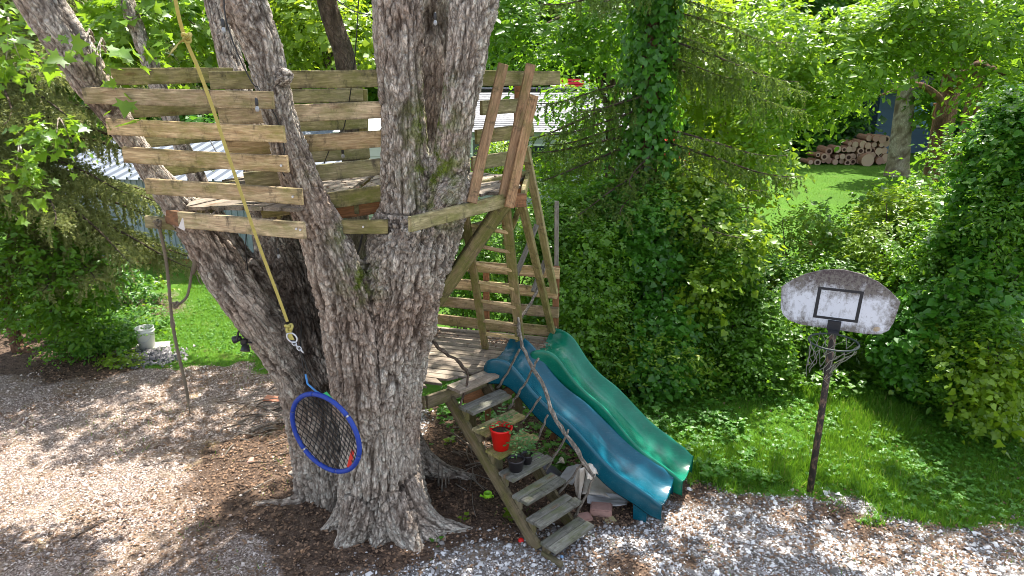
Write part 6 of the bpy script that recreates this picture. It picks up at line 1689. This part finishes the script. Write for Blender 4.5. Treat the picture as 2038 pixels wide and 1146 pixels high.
# small plants beside the trunk and stairs
for (lab, u, v, mt, n_, s_) in (('yellow green seedling clump on the dirt left of the lower stairs', 1020, 1035, L_YELLOW, 16, .07), ('tiny sprout at the right foot of the maple trunk', 870, 1090, L_WEED, 9, .05), ('yellow green sprout left of the lime watering can seedlings', 925, 1045, L_YELLOW, 8, .05), ('small weed growing against the right side of the trunk by the deck', 850, 822, L_YELLOW, 10, .06), ('yellowing weed patch in the brush beneath the deck edge', 895, 885, L_YELLOW, 16, .06)):
    p = atz(u, v, 0.01); rng = np.random.default_rng(int(u)); a = rng.uniform(0, 6.28, n_)
    pos = np.array(p)[None] + np.stack([np.cos(a) * .03, np.sin(a) * .03, rng.uniform(.01, .11, n_)], 1)
    me = leaf_mesh('sprout', pos, np.stack([-np.cos(a) * .3, -np.sin(a) * .3, np.ones(n_)], 1), np.stack([np.cos(a), np.sin(a), rng.uniform(-.1, .4, n_)], 1), rng.uniform(s_ * .6, s_ * 1.2, n_), T_HEART, rng.random(n_))
    b = MB(); t = thing('sprout', lab, 'seedling', tuple(p)); part('leaf', me, mt, t)
    b.tube([p, p + Vector((0, 0, .10))], .003, 5); part('stem', b.mesh('stem'), L_WEED, t)

# ================================================================ TREES FURTHER BACK
def mid_tree(label, x, y, tr, h, ells, ns, size, mat, bark, seed, tm=T_SIMPLE, lean=0.0, name='tree', per=7, sl=.5, **kw):
    t = thing(name, label, 'tree', (x, y, 0))
    L = [np.array([(x, y, -.1, tr * 1.35), (x + lean * .1, y, .6, tr), (x + lean * .5, y, h * .5, tr * .85), (x + lean, y, h, tr * .5)])]
    for e in [e_ for e_ in ells if e_[2] > 3.9 and abs(e_[0] - x) < 3.5]: L.append(np.array([(x + lean * .45, y, min(h * .6, e[2] - .3), tr * .35), (*((np.array([x, y, e[2]]) + np.array(e[:3])) / 2 + [0, 0, .2]), tr * .22), (*e[:3], tr * .08)]))
    part('trunk', trunk_mesh('trunk', L, 12, .2), bark, t)
    part('crown', foliage('crown', np.array(ells, float), ns, per, sl, size, tm, mat, seed, **kw), mat, t)
    return t
# bright maple hanging over the lawn gap, upper right
E = ells_px([(1560, 60, 14, 110, 90, 1.3), (1680, 110, 13.5, 120, 80, 1.2), (1650, 200, 14.5, 85, 40, .8), (1560, 200, 14, 60, 60, .8), (1800, 60, 13.5, 120, 75, 1.3), (1750, 190, 15, 65, 36, .7), (1910, 20, 13, 130, 75, 1.3), (2000, 150, 12.5, 50, 70, .8), (1540, 290, 15.5, 30, 26, .5)])
x_ = at(1868, 300, 17).x
mid_tree('bright maple with thick brown trunk spreading over the lawn at upper right', x_, 17, .27, 6.5, E, 3300, .125, L_MAPLE, M_BARK_RED, 201, T_OVAL, sl=.5, inner=.3, clump=.6)
E = ells_px([(1060, 60, 13, 120, 90, 1.2), (1170, 80, 13.5, 100, 80, 1.2), (1120, 130, 14, 90, 40, .9), (1160, 215, 15.2, 75, 40, .6), (1190, 300, 15.2, 60, 40, .6), (1010, 20, 13, 50, 80, .9), (1220, 30, 12.5, 70, 60, 1.0)])
mid_tree('green maple filling the gap right of the main trunk above the house roof', at(1215, 300, 15.5).x, 15.5, .15, 5.5, E, 1900, .12, L_MID, M_BARK_DARK, 202, T_OVAL, sl=.45, inner=.3, clump=.5)
E = ells_px([(1420, 120, 17, 110, 110, 1.4), (1520, 340, 17.5, 55, 45, .8), (1480, 400, 17, 40, 35, .6), (1460, 250, 17.5, 90, 80, 1.2), (1390, 330, 18, 60, 40, .9), (1330, 60, 17, 70, 90, 1.2), (1500, 60, 18, 80, 80, 1.2)])
mid_tree('sunlit tree behind the ivied spruce at the left of the lawn gap', at(1440, 300, 19).x, 19, .2, 7, E, 1900, .16, L_YELLOW, M_BARK_DARK, 203, sl=.6, inner=.3, clump=.5)
E = ells_px([(640, 40, 21, 110, 60, 1.5), (700, 95, 20, 80, 40, 1.2), (600, 95, 22, 60, 40, 1.2), (560, 20, 22, 80, 50, 1.5)])
mid_tree('sunlit yellow green tree beyond the wires above the shed roof', at(655, 200, 21).x, 21.5, .15, 7, E, 1100, .17, L_YELLOW, M_BARK_DARK, 204, sl=.6, inner=.3, clump=.5)
# pale dead trunk by the wood pile
x_ = at(1791, 300, 29.5).x
t = thing('dead_trunk', 'pale bare trunk standing at the right end of the log pile', 'tree', (x_, 29.5, 0))
part('trunk', trunk_mesh('trunk', [np.array([(x_ + .05, 29.5, -.1, .52), (x_, 29.5, .7, .42), (x_ - .1, 29.5, 2.4, .36), (x_ - .2, 29.5, 5, .30), (x_ + .1, 29.5, 7, .2)])], 16, .15), M_BARK_PALE, t)
part('crown', foliage('crown', np.array([(x_ + .3, 29.8, 6.2, 2.8, 1.5, 1.6), (x_ + .9, 29.2, 3.1, .9, .6, .8)]), 900, 7, .6, .2, T_SIMPLE, L_MID, 210, inner=.2), L_MID, t)
x_ = at(1915, 310, 24).x
mid_tree('brown trunked tree right of the blue building', x_, 24, .26, 7, [(x_ + .5, 24, 6, 2.4, 1.6, 2.0), (x_ + 1.8, 24.5, 4, 1.6, 1.2, 1.2)], 900, .2, L_MID, M_BARK_RED, 211, sl=.6, inner=.3)
b = MB(); board(t, at(1852, 335, 17.5), at(1862, 205, 17.4), .09, .05, (0, -1, 0), W_RED, 'leaning_pole')

# far woods: shared crown shapes
def far_variant(seed, mat, size=.26, ns=1500):
    rng = random.Random(seed)
    E = [(0, 0, 6.2, 2.6, 2.4, 2.8), (rng.uniform(-1.8, 1.8), -.8, 4.0, 2.2, 1.8, 1.5), (rng.uniform(-2, 2), .2, 8.2, 1.8, 1.7, 1.8), (1.9, -.5, 5.6, 1.5, 1.4, 1.4), (-1.9, -.6, 5.8, 1.5, 1.4, 1.5), (rng.uniform(-1, 1), -1.2, 2.6, 1.8, 1.3, 1.0)]
    return foliage('crown', np.array(E), ns, 8, .8, size, T_SIMPLE, mat, seed, inner=.45, clump=.6)
far_v = [(far_variant(301, L_MID), L_MID), (far_variant(302, L_YELLOW), L_YELLOW), (far_variant(303, L_DARK), L_DARK)]
for me_, m_ in far_v: me_.materials.append(m_)
far_trunk = trunk_mesh('trunk', [np.array([(0, 0, -.2, .26), (0, 0, 1.5, .2), (.1, 0, 5, .15), (.2, 0, 9, .05)]), np.array([(0, 0, 2.5, .12), (1.0, -.2, 4.2, .08), (1.8, -.4, 5.4, .03)]), np.array([(0, 0, 2.2, .12), (-1.0, -.2, 4.0, .08), (-1.8, -.4, 5.6, .03)])], 10, .4)
far_trunk.materials.append(M_BARK_DARK)
rf_ = random.Random(9)
desc = ['green', 'bright yellow green', 'dark green']
spots = []
for k in range(13): spots.append((-24 + k * 4.1 + rf_.uniform(-.8, .8), 29 + rf_.uniform(-1.5, 2.5), rf_.uniform(.95, 1.15)))
for k in range(19): spots.append((-38 + k * 4.3 + rf_.uniform(-1, 1), 41 + rf_.uniform(-2, 3), rf_.uniform(1.2, 1.5)))
for k in range(17): spots.append((-52 + k * 6.4 + rf_.uniform(-1, 1), 54 + rf_.uniform(-2, 4), rf_.uniform(1.6, 1.9)))
cnt = 0
where = {0: 'front row of the far woods', 1: 'second row of the far woods', 2: 'rear of the far woods'}
for k, (x, y, s) in enumerate(spots):
    u = CU + FPX * x / (y * .951 + 1.4)
    if y < 36 and (1240 < u < 1990 or 930 < u < 1240): continue
    if 560 < u < 760 and y < 36: vi = 1
    else: vi = rf_.choice([0, 0, 1, 2])
    if y > 36 and 1500 < u < 1800: vi = 2
    row = 0 if k < 13 else 1 if k < 32 else 2
    t = thing('woodland_tree', '%s leafy tree in the %s' % (desc[vi], where[row]), 'tree', (x, y, 0), 'far trees behind the yard: ' + desc[vi] + ', ' + where[row])
    for nm, me_ in (('crown', far_v[vi][0]), ('trunk', far_trunk)):
        o = bpy.data.objects.new(nm, me_); COL.objects.link(o); o.parent = t
    t.rotation_euler.z = rf_.uniform(0, 6.28); t.scale = (s, s, s)
# hedge of undergrowth behind lawn, and behind shed
hv = foliage('foliage', np.array([(0, 0, .9, 2.2, 1.2, 1.3), (1.6, .3, 1.0, 1.4, 1.0, 1.2), (-1.6, .2, .8, 1.5, 1.0, 1.1)]), 900, 8, .5, .2, T_SIMPLE, L_DARK, 320, inner=.4)
hv.materials.append(L_DARK)
k = 0
for (x0, x1, y, s, w_) in ((-22, -10, 23.5, 1.2, 'behind the metal shed'), (4.5, 12.5, 36.5, 1.1, 'left of the log pile at the back of the lawn'), (13, 20, 38.5, 1.5, 'in the shade just behind the log pile'), (-10, -1, 24, 1.3, 'between the shed and the white house'), (25, 40, 36, 1.4, 'right of the blue building'), (-30, 45, 47, 2.6, 'under the rear trees of the far woods')):
    x = x0
    while x < x1:
        t = thing('bush', 'dark green bush ' + w_, 'bush', (x, y + rf_.uniform(-.4, .4), 0), 'dark bushes ' + w_)
        o = bpy.data.objects.new('foliage', hv); COL.objects.link(o); o.parent = t
        t.rotation_euler.z = rf_.uniform(0, 6.28); t.scale = (s, s, s * rf_.uniform(.85, 1.2)); x += 2.6 * s * .95
# lawn blades beyond the thicket, coarse
blades('far_lawn_grass', 45000, 2, 20, 15, 33, .05, .09, lambda x, y, a, b, c: np.ones_like(x), L_GRASS)
bpy.context.view_layer.update()

# weathered log lying at the near edge of the far lawn
lp = atz(1622, 512, 0)
lg = thing('fallen_log', 'short reddish brown log lying at the near edge of the far lawn', 'log', tuple(lp))
part('log', trunk_mesh('log', [np.array([(lp.x - .35, lp.y, .22, .17), (lp.x, lp.y - .05, .24, .19), (lp.x + .30, lp.y + .05, .20, .15)]), np.array([(lp.x + .05, lp.y, .3, .08), (lp.x + .2, lp.y - .05, .55, .05)])], 12, .06), M_BARK_RED, lg)

# dead leaves blown onto the deck and the treehouse floor
def dropped(name, n, pts, z, spread, seed):
    rg = np.random.default_rng(seed); k = rg.integers(len(pts), size=n); c = np.array(pts)[k]
    x = c[:, 0] + rg.normal(0, spread, n); y = c[:, 1] + rg.normal(0, spread * .6, n)
    zax = np.stack([rg.normal(0, .4, n), rg.normal(0, .4, n), np.ones(n)], 1); zax /= np.linalg.norm(zax, axis=1, keepdims=True)
    return flat_mesh(name, oriented(np.stack([x, y, np.full(n, z) + rg.random(n) * .012], 1), zax, rg.uniform(0, 6, n), rg.uniform(.02, .05, n), LT), [(0, 1, 2), (0, 2, 3)], rg.random(n))
setting('deck_leaf_litter', dropped('deck_leaf_litter', 260, [(.02, 7.45), (.2, 7.35), (-.9, 7.7), (-.1, 7.5)], DZ + .008, .13, 4), L_LITTER, 'stuff')
setting('platform_leaf_litter', dropped('platform_leaf_litter', 160, [(-1.8, 6.3), (-1.6, 6.8), (-.6, 6.7)], PZ + .075, .25, 5), L_LITTER, 'stuff')
